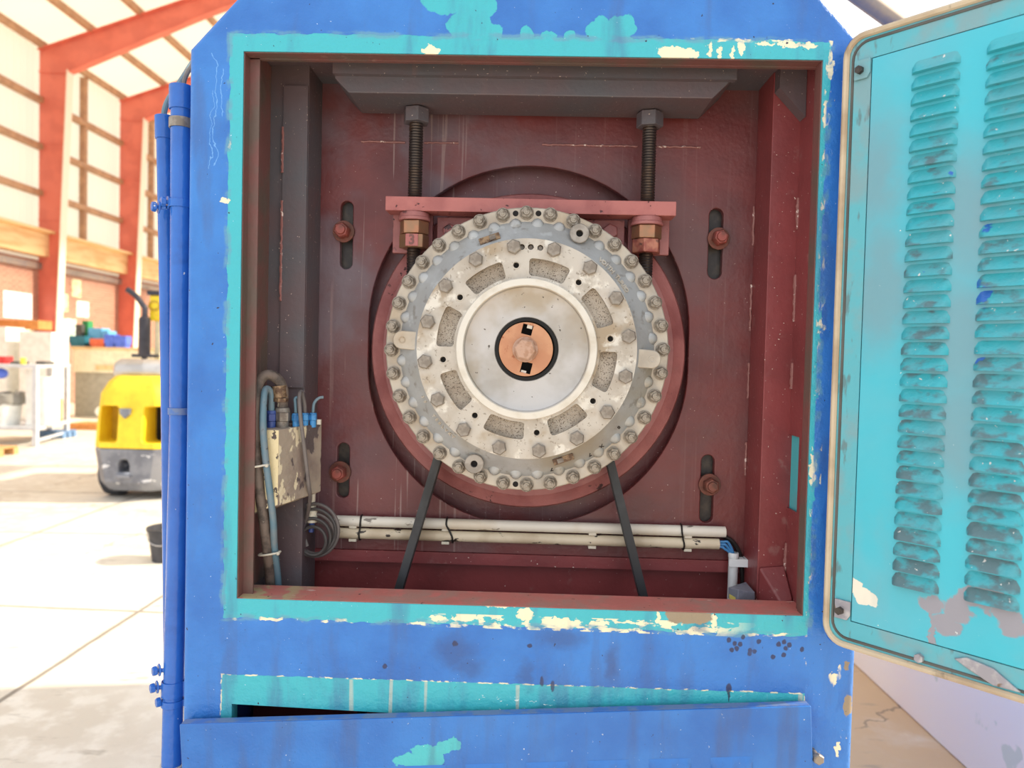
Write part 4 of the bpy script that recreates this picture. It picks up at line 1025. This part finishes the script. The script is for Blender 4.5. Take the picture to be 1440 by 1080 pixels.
# junction box on the left
J0, J1 = at(392, 604, .055), at(453, 588, .148); J3 = at(352, 606, .062)
zt_, zb0, zb1, zb3 = J0.z, at(392, 712, .055).z, at(452, 691, .148).z, at(352, 725, .062).z
jb = thing('junction_box', (J0.x, .1, zb3), 'cream box with badly flaking paint and cable glands on top, left inside the cabinet', 'junction box')
J3.x = max(J3.x, -.579); J2 = Vector((-.55, .148, 0))
mb = MB(); mb.hexa([Vector((J3.x, J3.y, zb3)), Vector((J0.x, J0.y, zb0)), Vector((J1.x, J1.y, zb1)), Vector((J2.x, J2.y, zb3)), Vector((J3.x, J3.y, zt_)), Vector((J0.x, J0.y, zt_)), Vector((J1.x, J1.y, zt_+.006)), Vector((J2.x, J2.y, zt_+.006))])
obj('enclosure', mb, M['box_side'], jb, bevel=.002)
mb = MB(); e = Vector((0, -.0008, 0)); mb.hexa([Vector((J3.x, J3.y, zb3+.003))+e, Vector((J0.x, J0.y, zb0+.003))+e, Vector((J0.x, J0.y+.001, zb0+.003)), Vector((J3.x, J3.y+.001, zb3+.003)), Vector((J3.x, J3.y, zt_-.002))+e, Vector((J0.x, J0.y, zt_-.002))+e, Vector((J0.x, J0.y+.001, zt_-.002)), Vector((J3.x, J3.y+.001, zt_-.002))])
obj('front_cover', mb, M['box_front'], jb)
def gland(x, y, Y, r, h, m, cap=True):
    p = at(x, y, Y); zb = zt_ + .003; mb = MB(); mb.cyl((p.x, p.y, zb-.004), (p.x, p.y, zb+.012), r*.85, seg=16); mb.cyl((p.x, p.y, zb+.012), (p.x, p.y, zb+.012+h*.45), r*1.08, seg=6)
    mb.cyl((p.x, p.y, zb+.012+h*.45), (p.x, p.y, zb+h), r, r*.86, seg=16)
    return obj('cable_gland', mb, m, jb, bevel=.001), Vector((p.x, p.y, zb+h))
_, G1 = gland(381, 600, .085, .0120, .034, M['gland_navy'])
_, G2 = gland(397, 600, .095, .0165, .040, M['gland_grey'])
_, G3 = gland(416, 595, .105, .0085, .028, M['gland_blue'])
_, G4 = gland(429, 593, .122, .0085, .028, M['gland_blue'])
_, G5 = gland(440, 590, .132, .0085, .028, M['gland_blue'])
mb = MB(); p = at(449, 588, .14); mb.box(p.x-.004, p.x+.004, p.y-.004, p.y+.004, zt_+.005, zt_+.016); obj('box_screw', mb, M['clip'], jb)
# hoses and cables
hose = thing('braided_hose', at(384, 845, .10), 'thick dusty dark hose looping over beside the flaking box', 'hose')
pts = [G2 + Vector((0, 0, -.004)), G2 + Vector((0, 0, .012)), at(398, 549, .092), at(391, 534, .085), at(377, 527, .075), at(365, 536, .068), at(360, 560, .058), at(359, 600, .054), at(360, 640, .054), at(364, 680, .056), at(371, 730, .065), at(377, 780, .085), at(381, 822, .12), at(383, 850, .135)]
mb = MB(); mb.tube(pts, .0112, 14); obj('hose', mb, M['hose_dark'], hose)
mb = MB(); p = at(393, 545, .09); mb.cyl(p+Vector((.003, 0, -.022)), p+Vector((0, 0, .004)), .0145, .016, seg=20); mb.cyl(p+Vector((.003, 0, -.03)), p+Vector((.003, 0, -.022)), .0165, seg=6); obj('hose_fitting', mb, M['brass'], hose, bevel=.001)
h2 = [G1 + Vector((0, 0, -.003)), G1 + Vector((0, 0, .012)), at(381, 552, .083), at(374, 547, .07), at(371, 560, .055), at(370, 600, .046), at(373, 640, .045), at(378, 680, .048), at(384, 730, .06), at(386, 770, .08), at(391, 815, .115), at(392, 850, .135)]
mb = MB(); mb.tube(h2, .0072, 12); o2 = obj('flexible_tube', mb, M['hose_blue'], None, loc=at(392, 850, .135)); tag(o2, 'thin blue-grey tube running down alongside the thick dusty hose', 'hose')
for (x, y, Y, wd) in ((364, 655, .046, .021), (379, 778, .082, .023)):
    p = at(x, y, Y); mb = MB(); pts = [p + Vector((wd*cos(2*pi*k/16), .013*sin(2*pi*k/16), .004*cos(2*pi*k/16))) for k in range(16)]
    mb.tube(pts, .0022, 6, smooth=2, closed=True); q = p + Vector((wd*.9, -.008, .002)); mb.sphere(q, .004); obj('cable_tie', mb, M['tie_white'], hose)
cc0 = at(443, 745, .20); coil = thing('coiled_cable', (cc0.x, cc0.y, at(443, 785, .2).z), 'coil of dark grey cable hanging below the flaking box', 'cable')
random.seed(5)
for k in range(6):
    rx, rz = .0535 - .0045*k + random.uniform(-.002, .002), .0590 - .0050*k + random.uniform(-.002, .002); ox, oz, ty = random.uniform(-.003, .003), -.004*k*0+random.uniform(-.004, .002)+(.0*k), random.uniform(-.004, .004)
    oz -= .0035*k*-1*-1
    mb = MB(); mb.tube([cc0 + Vector((ox + rx*cos(2*pi*i/20), -.010 + .0038*k*(-1)**k*.6 + ty*cos(2*pi*i/20), oz + rz*sin(2*pi*i/20))) for i in range(20)], .0040, 8, smooth=3, closed=True)
    obj('cable_turn', mb, M['cable_dark'] if k % 2 else M['cable'], coil)
gc = [G4 + Vector((0, 0, -.004)), G4 + Vector((-.002, 0, .02)), at(424, 551, .115), at(421, 560, .100), at(423, 590, .088), at(428, 630, .095), at(434, 680, .106), at(436, 700, .13), at(432, 725, .175), at(426, 745, .19), at(432, 768, .19)]
mb = MB(); mb.tube(gc, .0042, 10); obj('cable_tail', mb, M['cable'], coil)
p = at(439, 727, .195); mb = MB(); mb.cyl(p+Vector((0, 0, -.012)), p+Vector((0, 0, .016)), .0115, seg=20); mb.cyl(p+Vector((0, 0, .0162)), p+Vector((0, 0, .026)), .0085, seg=20); mb.cyl(p+Vector((0, 0, .0262)), p+Vector((.002, 0, .075)), .0060, seg=16)
cn = obj('cable_connector', mb, M['clip'], coil, bevel=.001)
mb = MB(); mb.cyl(p+Vector((0, 0, -.0122)), p+Vector((-.002, 0, -.034)), .006, seg=16); obj('connector_boot', mb, M['gland_navy'], cn)
for (g, dx) in ((G3, -.003), (G5, .004)):
    mb = MB(); mb.tube([g + Vector((0, 0, -.003)), g + Vector((dx*.5, 0, .02)), g + Vector((dx*2+.003, .004, .032)), g + Vector((dx*2+.012, .008, .034))], .0032, 8); obj('cable_stub', mb, M['hose_blue'], jb)

# ------------------------------------------------------------------ conduits on the outside left
def outer_pipe(name, pts, r, lab, sleeve, m='blue'):
    t = thing(name, pts[-1], lab, 'pipe', 'blue conduits on the machine side')
    mb = MB(); mb.tube(pts, r, 20, smooth=0); obj('tube', mb, M[m], t)
    mb = MB(); d = (pts[1]-pts[0]).normalized(); mb.cyl(pts[0]-d*.004, pts[0]+d*sleeve, r*1.16, seg=24); obj('sleeve', mb, M[m], t, bevel=.0015)
    return t
p1 = outer_pipe('steel_conduit', [at(255, 124, .055), at(253, 600, .055), at(241, 1090, .055)], .0205, 'thicker blue conduit running down beside the left corner of the machine', .045)
p2 = outer_pipe('steel_conduit', [at(231, 166, .10), at(237, 500, .10), at(243, 1075, .10)], .0165, 'thinner blue conduit on the far left, half hidden behind the thicker one', .045)
def clampband(y, x, w_, r, Y, par, bolts, tab=True, m='blue'):
    p = at(x, y, Y); mb = MB(); mb.lathe([(r*1.02, -w_), (r*1.14, -w_), (r*1.14, w_), (r*1.02, w_), (r*1.02, -w_)], p, 28, 'Z')
    if tab: mb.box(p.x+r*.9, -.692, Y-.004, Y+.004, p.z-w_, p.z+w_)
    c = obj('pipe_clamp', mb, M[m], par, bevel=.0008)
    for (bx, by) in bolts:
        q = at(bx, by, Y-.012); mb = MB(); mb.cyl(q+Vector((.022, .004, 0)), q, .0045, seg=12); mb.hexhead(q+Vector((.002, 0, 0)), (-.75, -.65, 0), .0105, .009); mb.cyl(q+Vector((.004, .003, 0)), q+Vector((.0065, .005, 0)), .013, seg=16)
        obj('clamp_bolt', mb, M[m], c, bevel=.001)
clampband(287, 253.5, .008, .0205, .055, p1, ((218, 291), (231, 284)))
clampband(174, 254.5, .010, .0205, .055, p1, (), m='bolt_grey')
clampband(578, 253, .007, .0205, .055, p1, (), m='lid_edge')
clampband(967, 243.5, .016, .0205, .055, p1, ((219, 943), (216, 967)))
clampband(987, 243, .007, .0205, .055, p1, ((224, 987),))
mb = MB(); p = at(241.3, 1077, .055); mb.cyl(p+Vector((0, 0, -.03)), p+Vector((0, 0, .004)), .0245, seg=24); obj('end_fitting', mb, M['clip'], p1, bevel=.001)
mb = MB(); mb.tube([at(231, 166, .10)+Vector((0, 0, -.02)), at(231, 158, .10), at(236, 142, .11), at(246, 126, .13), at(258, 108, .17), at(268, 92, .24), at(280, 76, .34)], .006, 10)
o_ = obj('grey_hose', mb, M['hose_blue'], None, loc=at(231, 166, .10)); tag(o_, 'thin grey hose rising out of the thinner blue conduit at top left', 'hose')
mb = MB(); mb.tube([at(258, 124, .055)+Vector((0, 0, -.02)), at(259, 116, .058), at(263, 104, .07), at(270, 92, .10), at(282, 70, .16), at(288, 60, .25)], .0045, 8)
o_ = obj('grey_hose', mb, M['cable'], None, loc=at(258, 124, .055)); tag(o_, 'thin hose leaving the open top of the thicker blue conduit', 'hose')

# ------------------------------------------------------------------ yellow truck behind
FY = 5.9
def fp(x, y, Y=FY): return at(x, y, Y)
tl = fp(120, 700); tr_x = fp(245, 700).x; fx0 = fp(118, 640).x; fxm = fp(178, 640).x; fx1 = fxm*2-fx0
fork = thing('forklift', (fxm, FY, 0), 'yellow and grey forklift truck seen from behind beside the machine', 'forklift')
ztop, zmid, zbot = fp(178, 529).z, fp(178, 632).z, fp(178, 693).z
def ring_body(mb, secs):
    """secs: list of (z, half width, y front, corner)"""
    prev = None
    for (z, hw, yf, c) in secs:
        pts = [(-hw, yf+1.2), (-hw, yf+c*1.5), (-hw+c*.35, yf+c*.6), (-hw+c, yf), (hw-c, yf), (hw-c*.35, yf+c*.6), (hw, yf+c*1.5), (hw, yf+1.2)]
        row = [mb.bm.verts.new((fxm+px_, py_, z)) for px_, py_ in pts]
        if prev:
            for i in range(8): j = (i+1) % 8; mb.bm.faces.new((prev[i], prev[j], row[j], row[i]))
        else: mb.bm.faces.new(row[::-1])
        prev = row
    mb.bm.faces.new(prev); return mb
HW = (fx1-fx0)/2
mb = ring_body(MB(), [(zmid+.004, HW, FY, .16), (zmid+.2, HW*.99, FY+.02, .16), (zmid+(ztop-zmid)*.75, HW*.93, FY+.06, .15), (ztop-.06, HW*.78, FY+.10, .14), (ztop, HW*.68, FY+.16, .14)])
cut = MB(); wz0, wz1 = fp(145, 622).z, fp(145, 571).z
wa, wb_ = fp(134, 600).x, fp(163, 600).x; cut.prism(rrect(wa, wb_, wz0, wz1, .03), FY-.3, FY+.32)
ga, gb = fp(199, 600).x, fp(226, 600).x; cut.prism(rrect(ga, gb, wz0, wz1, .03), FY-.3, FY+.32)
obj('hood', mb, M['fl_yellow'], fork, cut=cut, bevel=.015, seg=3)
mb = MB(); mb.box(wa-.0, wb_, FY+.30, FY+.31, wz0, wz1); obj('grille_recess', mb, M['amber'], fork)
mb = MB(); mb.box(ga, gb, FY+.30, FY+.31, wz0, wz1); obj('grille_recess', mb, M['void'], fork)
mb = ring_body(MB(), [(zbot, HW*.80, FY+.10, .16), (zbot+.10, HW*.90, FY+.02, .16), (zmid, HW, FY-.0, .16)])
cut = MB(); hc_ = fp(173, 655); cut.prism([(hc_.x-.055, hc_.z-.07), (hc_.x+.055, hc_.z-.07), (hc_.x+.055, hc_.z+.02), (hc_.x+.03, hc_.z+.06), (hc_.x-.03, hc_.z+.06), (hc_.x-.055, hc_.z+.02)], FY-.2, FY+.22)
cw = obj('counterweight', mb, M['fl_grey'], fork, cut=cut, bevel=.012, seg=2)
mb = MB(); mb.box(hc_.x-.075, hc_.x+.075, FY-.02, FY+.05, hc_.z-.125, hc_.z-.085); obj('tow_pin_bracket', mb, M['fl_grey'], cw, bevel=.01)
mb = MB(); p = fp(176, 581, FY+.02); mb.prism([(p.x-.055, p.z+.045), (p.x+.055, p.z+.045), (p.x+.05, p.z-.01), (p.x, p.z-.055), (p.x-.05, p.z-.01)], FY+.005, FY+.05); obj('shield_badge', mb, M['fl_grey'], fork, bevel=.004)
for s in (-1, 1):
    cx = fxm + s*HW*.72; mb = MB(); R0 = .25
    mb.lathe([(.10, -.10), (R0*.86, -.10), (R0, -.07), (R0, .07), (R0*.86, .10), (.10, .10)], (cx, FY+.42, R0), 40, 'X'); ty = obj('tyre', mb, M['tyre'], fork)
    mb = MB(); mb.cyl((cx-.08, FY+.42, R0), (cx+.08, FY+.42, R0), .1, seg=20); obj('wheel_hub', mb, M['fl_yellow'], ty)
    cx = fxm + s*HW*.86; mb = MB(); mb.lathe([(.14, -.12), (.30, -.12), (.33, -.08), (.33, .08), (.30, .12), (.14, .12)], (cx, FY+2.0, .33), 40, 'X'); obj('tyre', mb, M['tyre'], fork)
mb = MB(); mb.box(fxm-HW*.8, fxm+HW*.8, FY+1.2, FY+2.5, .28, .62); obj('chassis', mb, M['charcoal'], fork, bevel=.02)
ta, tb = fp(163, 521, FY+.35), fp(228, 521, FY+.35); tz = ta.z; rr = .125
txb = ta.x + .92
mb = MB(); mb.lathe([(.02, ta.x), (.10, ta.x+.01), (rr, ta.x+.05), (rr, ta.x+.30), (rr+.004, ta.x+.31), (rr+.004, ta.x+.33), (rr, ta.x+.34), (rr, txb-.06), (.09, txb-.01), (.02, txb)], (0, FY+.38, tz), 40, 'X'); mb.close()
tank = obj('gas_bottle', mb, M['steel'], fork)
mb = MB(); mb.box(ta.x+.10, txb-.1, FY+.26, FY+.50, ztop-.02, tz-rr*.8); obj('bottle_cradle', mb, M['charcoal'], fork)
s0 = fp(203, 500, FY+.95); sx = s0.x
mb = MB(); zA, zB = fp(203, 500, FY+.95).z, fp(203, 448, FY+.95).z
mb.cyl((sx, FY+.95, zA), (sx, FY+.95, zB), .062, seg=24); mb.cyl((sx, FY+.95, zB), (sx, FY+.95, zB+.03), .062, .03, seg=24)
exh = obj('exhaust_silencer', mb, M['charcoal'], fork, bevel=.004)
mb = MB(); mb.tube([(sx, FY+.95, zB), (sx, FY+.95, zB+.12), fp(200, 428, FY+.95), fp(193, 418, FY+.95), fp(186, 412, FY+.95), fp(179, 407, FY+.95)], .031, 14); obj('exhaust_pipe', mb, M['charcoal'], exh)
mb = MB(); mb.cyl((sx, FY+.95, ztop-.1), (sx, FY+.95, zA), .03, seg=16); mb.box(sx-.12, sx+.15, FY+.9, FY+1.0, zA-.02, zA+.015); obj('exhaust_bracket', mb, M['charcoal'], exh)
mb = MB(); mb.box(fxm-HW*.62, fxm+HW*.75, FY+.62, FY+1.9, ztop-.30, ztop-.02); obj('engine_cover', mb, M['creamboard'], fork, bevel=.03)
gz1, gz0 = fp(216, 415, FY+1.0).z, fp(216, 451, FY+1.0).z; gx0 = fp(209, 430, FY+1.0).x
mb = MB(); mb.box(gx0, gx0+.95, FY+1.02, FY+1.06, gz0, gz1); gp_ = obj('guard_sign', mb, M['fl_yellow'], fork, bevel=.01)
mb = MB(); zc = (gz0+gz1)/2 + .02
add_text(mb, text_mesh('CON', .16, .003, lambda v: Vector((gx0+.17+v.x, FY+1.017-v.z, zc+v.y)))); obj('sign_lettering', mb, M['amber'], gp_)
mb = MB(); mb.box(gx0-.02, gx0+1.0, FY+1.0, FY+2.6, gz1+.0, gz1+.05); obj('overhead_guard', mb, M['charcoal'], fork)
mb = MB(); px_ = fp(218, 480, FY+1.0).x
for (xx, yy, z0) in ((px_, FY+1.05, ztop-.28), (px_+.75, FY+1.05, ztop-.28), (px_, FY+2.5, .6), (px_+.75, FY+2.5, .6)):
    mb = MB(); mb.box(xx-.03, xx+.03, yy, yy+.06, z0, gz1); obj('guard_post', mb, M['creamboard'], fork)

# bucket
bp = atz(236, 787, 0); bk_ = thing('bucket', (bp.x, bp.y, 0), 'black plastic bucket on the floor half hidden behind the blue pipes', 'bucket')
bh = at(215, 740, bp.y).z
mb = MB(); mb.lathe([(.004, 0), (.105, 0), (.135, bh-.02), (.146, bh-.018), (.146, bh), (.134, bh), (.128, bh-.03), (.10, .01), (.004, .01)], bp, 40, 'Z'); mb.close(); obj('tub', mb, M['bucket'], bk_)
mb = MB(); mb.tube([bp+Vector((.142*cos(pi*k/8), -.142*sin(pi*k/8)*.9, bh-.01-.10*sin(pi*k/8))) for k in range(9)], .004, 6); obj('handle', mb, M['steel'], bk_)

# ------------------------------------------------------------------ rack, benches and clutter along the brick wall
def bxp(name, x0, x1, y0, y1, Y, dy, m, lab, cat, group=None, floor=False, bevel=.01, zb=None):
    a_, b_ = at(x0, y0, Y), at(x1, y1, Y); z0 = 0.0 if floor else (b_.z if zb is None else zb)
    mb = MB(); mb.box(a_.x, b_.x, Y, Y+dy, z0, a_.z); o = obj(name, mb, M[m], None, loc=((a_.x+b_.x)/2, Y+dy/2, z0), bevel=bevel)
    return tag(o, lab, cat, group)
RY = atz(50, 628, 0).y
rk0, rk1 = at(50, 600, RY).x, at(93.5, 600, RY+1.05).x
rack = thing('storage_rack', (rk0, RY, 0), 'pale grey two-tier rack frame standing on the floor before the brick wall', 'rack')
zt_ = at(50, 513, RY).z; zs = at(50, 601, RY).z; RX0, RX1 = rk0-1.55, rk0
RX1b = at(93.5, 600, RY+1.35).x
for (x, y) in ((RX0, RY), (RX1, RY), (RX0+.9, RY+1.35), (RX1b, RY+1.35)):
    mb = MB(); mb.box(x-.035, x+.035, y-.035, y+.035, 0, zt_); obj('post', mb, M['rackwhite'], rack, bevel=.004)
for nm, z in (('top_shelf', zt_), ('lower_shelf', zs)):
    mb = MB(); q = [(RX0-.04, RY-.04), (RX1+.04, RY-.04), (RX1b+.04, RY+1.39), (RX0+.86, RY+1.39)]
    mb.prism(q, z-.05, z+.0, 'XY'); obj(nm, mb, M['rackwhite'], rack, bevel=.004)
mb = MB(); mb.bar((RX1, RY, .09), (RX1b, RY+1.35, .09), .03, .04); obj('foot_rail', mb, M['rackwhite'], rack)
def cylp(name, x, yb, yt, Y, r, m, lab, cat, prof=None, group=None, zb=None):
    p = at(x, yb, Y); q = at(x, yt, Y); z0 = p.z if zb is None else zb; h = q.z-z0; mb = MB()
    pr = prof or [(.01, 0), (.9, 0), (1, .06), (1, .9), (.93, 1), (.01, 1)]
    mb.lathe([(a_*r, z0+b_*h) for a_, b_ in pr], (p.x, Y, 0), 28, 'Z'); mb.close(); o = obj(name, mb, M[m], None, loc=(p.x, Y, z0)); return tag(o, lab, cat, group)
cylp('drum', 66, 600, 530, RY+.45, .18, 'paper', 'white drum standing on the lower shelf of the pale rack', 'drum', zb=zs+.001)
cylp('tub', 74, 598, 560, RY+1.05, .15, 'card', 'short brown tub beside the white drum on the rack', 'tub', zb=zs+.001)
bxp('panel_board', 36, 47, 520, 590, RY+.2, .04, 'paper', 'tall white board stood upright behind the front rack post', 'board', zb=zs+.001)
BR_ = .24
bg_ = thing('waste_bin', at(9, 598, RY+.3), 'round bin lined with a grey plastic bag on the rack shelf at the far left', 'bin')
bg_.location.z = zs+.001
p = at(9, 598, RY+.3); q = at(9, 553, RY+.3)
mb = MB(); mb.lathe([(.01, zs+.001), (.18, zs+.001), (BR_, q.z-.02), (.01, q.z-.02)], (p.x, RY+.3, 0), 28, 'Z'); mb.close(); obj('tub', mb, M['paper'], bg_)
mb = MB(); prof = [(BR_+.001, q.z-.16), (BR_+.015, q.z-.10), (BR_+.02, q.z-.02), (BR_+.005, q.z+.02), (.19, q.z-.01), (.01, q.z-.04)]; mb.lathe(prof, (p.x, RY+.3, 0), 28, 'Z'); mb.close()
for v_ in mb.bm.verts: v_.co += Vector((random.uniform(-.015, .015), random.uniform(-.015, .015), random.uniform(-.03, .03)))
obj('bin_bag', mb, M['bag'], bg_)
bxp('tool_box', 13, 27, 508, 514, RY+.3, .25, 'darkgrey', 'dark grey tool box lying on the left of the rack top', 'tool box', zb=zt_+.001)
bxp('tool_box', 50, 63, 508, 513, RY+.5, .25, 'darkgrey', 'dark grey tool box lying right of the front rack post', 'tool box', zb=zt_+.001)
bxp('spray_can', 28, 33, 503, 514, RY+.05, .07, 'yellow', 'yellow spray can on the rack top', 'can', zb=zt_+.001)
bxp('red_case', -4, 7, 501, 513, RY+.3, .2, 'red_plastic', 'small red case on the rack top at the left edge', 'case', zb=zt_+.001)
p = at(1, 525, RY+.1); mb = MB(); mb.sphere(p, .085, (1.3, 1, 1)); o_ = obj('bump_cap', mb, M['bluebin'], None, loc=p); tag(o_, 'round blue plastic helmet hanging under the rack top at the left edge', 'helmet')
def pallet(x0, y0, W, D, rot, m, lab):
    t = thing('pallet', (x0, y0, 0), lab, 'pallet', 'pallets on the floor'); R_ = Matrix.Rotation(rot, 3, 'Z')
    def pb(nm, a0, a1, b0, b1, z0, z1):
        c = [(a0, b0), (a1, b0), (a1, b1), (a0, b1)]; P_ = [Vector((x0, y0, 0)) + R_ @ Vector((u, v_, 0)) for u, v_ in c]
        mb = MB(); mb.hexa([q + Vector((0, 0, z0)) for q in P_] + [q + Vector((0, 0, z1)) for q in P_]); obj(nm, mb, M[m], t, bevel=.003)
    for b in (0, D/2-.05, D-.1): pb('bearer', 0, W, b, b+.1, .0, .095)
    for k in range(5): pb('deck_board', W/5*k+.01, W/5*(k+1)-.02, 0, D, .0955, .12)
    return t
pl = atz(0, 634, 0); pallet(pl.x-1.3, pl.y-.95, 1.75, .7, .0, 'card', 'brown timber pallet on the floor at the foot of the rack')
pl = atz(56, 616, 0); pallet(pl.x-.1, pl.y+.0, .50, .40, 0, 'paleblue', 'blue pallet on the floor beneath the rack')
pl = atz(96, 604, 0); pallet(pl.x, pl.y, .9, .5, 0, 'orange_wood', 'orange-brown pallet on the floor behind the forklift')
# cabinets and bench behind the rack
CB = 14.2
bxp('cabinet', -14, 8, 459, 560, CB, .6, 'paper', 'tall white cabinet cut by the left edge of the view', 'cabinet', floor=True)
cb_ = bxp('cabinet', 27, 72, 466, 560, CB, .6, 'paper', 'white cabinet below the orange board, in front of the red column', 'cabinet', floor=True)
bxp('control_box', 9, 22, 471, 486, CB+.62, .16, 'greyboard', 'small grey box between the two white cabinets', 'box')
cb2 = bxp('cabinet', 8.5, 26.5, 462, 560, CB+.8, .5, 'creamboard', 'narrow cream cabinet between two white cabinets', 'cabinet', floor=True)
bxp('timber_board', -12, 54, 449, 463, CB+1.2, .5, 'orange_wood', 'long orange timber beam lying above the white cabinets', 'timber')
BYY = 15.4
wb2 = thing('workbench', at(150, 530, BYY), 'long cream workbench cluttered with bins beyond the forklift', 'workbench'); wb2.location.z = 0
a_, b_ = at(100, 487, BYY), at(260, 527, BYY)
mb = MB(); mb.box(a_.x, b_.x, BYY, BYY+.8, a_.z-.06, a_.z); obj('worktop', mb, M['timber'], wb2, bevel=.005)
mb = MB(); mb.box(a_.x+.03, b_.x, BYY+.03, BYY+.06, b_.z, a_.z-.06); obj('front_panel', mb, M['creamboard'], wb2)
mb = MB(); mb.box(a_.x+.03, b_.x, BYY+.10, BYY+.13, 0, b_.z); obj('kick_panel', mb, M['greyboard'], wb2)
for x0, x1 in ((134, 165), (168, 198)):
    q0, q1 = at(x0, 513, BYY), at(x1, 521, BYY); mb = MB(); mb.box(q0.x, q1.x, BYY+.01, BYY+.03, q1.z, q0.z); obj('drawer_pull', mb, M['timber'], wb2)
TZ = a_.z
def on_bench(name, x0, x1, y0, m, lab, cat, Yo=.2, dy=.35, grp=None, wall=True):
    q0, q1 = at(x0, y0, BYY+Yo), at(x1, y0, BYY+Yo); mb = MB(); z0 = TZ + .001; h = max(.05, q0.z-z0); t_ = .012
    c = Vector(((q0.x+q1.x)/2, BYY+Yo+dy/2, z0))
    mb.hexa([(q0.x+.02, BYY+Yo+.02, z0), (q1.x-.02, BYY+Yo+.02, z0), (q1.x-.02, BYY+Yo+dy-.02, z0), (q0.x+.02, BYY+Yo+dy-.02, z0), (q0.x, BYY+Yo, z0+h), (q1.x, BYY+Yo, z0+h), (q1.x, BYY+Yo+dy, z0+h), (q0.x, BYY+Yo+dy, z0+h)])
    top = [f for f in mb.bm.faces if f.calc_center_median().z > z0+h*.98]
    r_ = bmesh.ops.inset_region(mb.bm, faces=top, thickness=.02); bmesh.ops.translate(mb.bm, verts=list({v for f in top for v in f.verts}), vec=(0, 0, -h*.7))
    return tag(obj(name, mb, M[m], None, loc=c), lab, cat, grp)
on_bench('tray', 97, 119, 472, 'tealbin', 'dark teal tray at the left end of the workbench', 'tray', .05, .3)
on_bench('storage_bin', 124, 143, 461, 'skybin', 'sky blue bin standing tallest on the workbench', 'bin', .35)
on_bench('storage_bin', 143.5, 152, 465, 'skybin', 'smaller pale blue bin right of the tall sky blue one', 'bin', .3)
on_bench('storage_bin', 126, 146, 476, 'redbin', 'low orange-red tray in front of the sky blue bins', 'tray', .02, .25)
on_bench('storage_bin', 146.5, 160, 470, 'bluebin', 'dark royal blue bin near the middle of the workbench', 'bin', .02, .25)
on_bench('storage_bin', 160.5, 177, 472, 'bluebin', 'royal blue bin nearest the red column on the right', 'bin', .02, .25)
on_bench('machine_vice', 106, 115, 456, 'darkgrey', 'dark grey bench vice left of the green bin', 'vice', .36, .13)
on_bench('storage_bin', 115.5, 123.5, 451, 'greenbin', 'green bin standing at the back of the workbench', 'bin', .5, .22)
q = at(153, 533, BYY-.25); mb = MB(); mb.sphere(Vector((q.x, BYY-.35, .16)), .16, (1.5, 1, .95)); tag(obj('sack', mb, M['paper'], None, loc=(q.x, BYY-.35, 0.0)), 'white sack slumped on the floor before the workbench', 'sack')
# papers on the bricks
def wallpaper(name, x0, x1, y0, y1, m, lab, cat):
    X = WX+.012; a_, b_ = atx(x0, (y0+y1)/2, X), atx(x1, (y0+y1)/2, X); zt2, zb2 = atx((x0+x1)/2, y0, X).z, atx((x0+x1)/2, y1, X).z
    mb = MB(); mb.box(X-.011, X, a_.y, b_.y, zb2, zt2); return tag(obj(name, mb, M[m], None, loc=(X, (a_.y+b_.y)/2, zb2)), lab, cat)
wallpaper('poster', 5, 45, 411, 448, 'poster', 'large pale blue and white poster on the bricks at the far left', 'poster')
wallpaper('notice', 83, 96, 413, 438, 'notice_old', 'yellowed notice on the bricks just right of the first red column', 'notice')
wallpaper('notice', 101, 114, 393, 418, 'notice_old', 'yellowed notice pinned highest on the bricks', 'notice')
wallpaper('notice', 108, 125, 424, 446, 'notice', 'white printed notice on the bricks above the green bin', 'notice')
wallpaper('picture_board', 80, 107, 448, 472, 'picture', 'white board with a green landscape picture low on the bricks', 'picture')
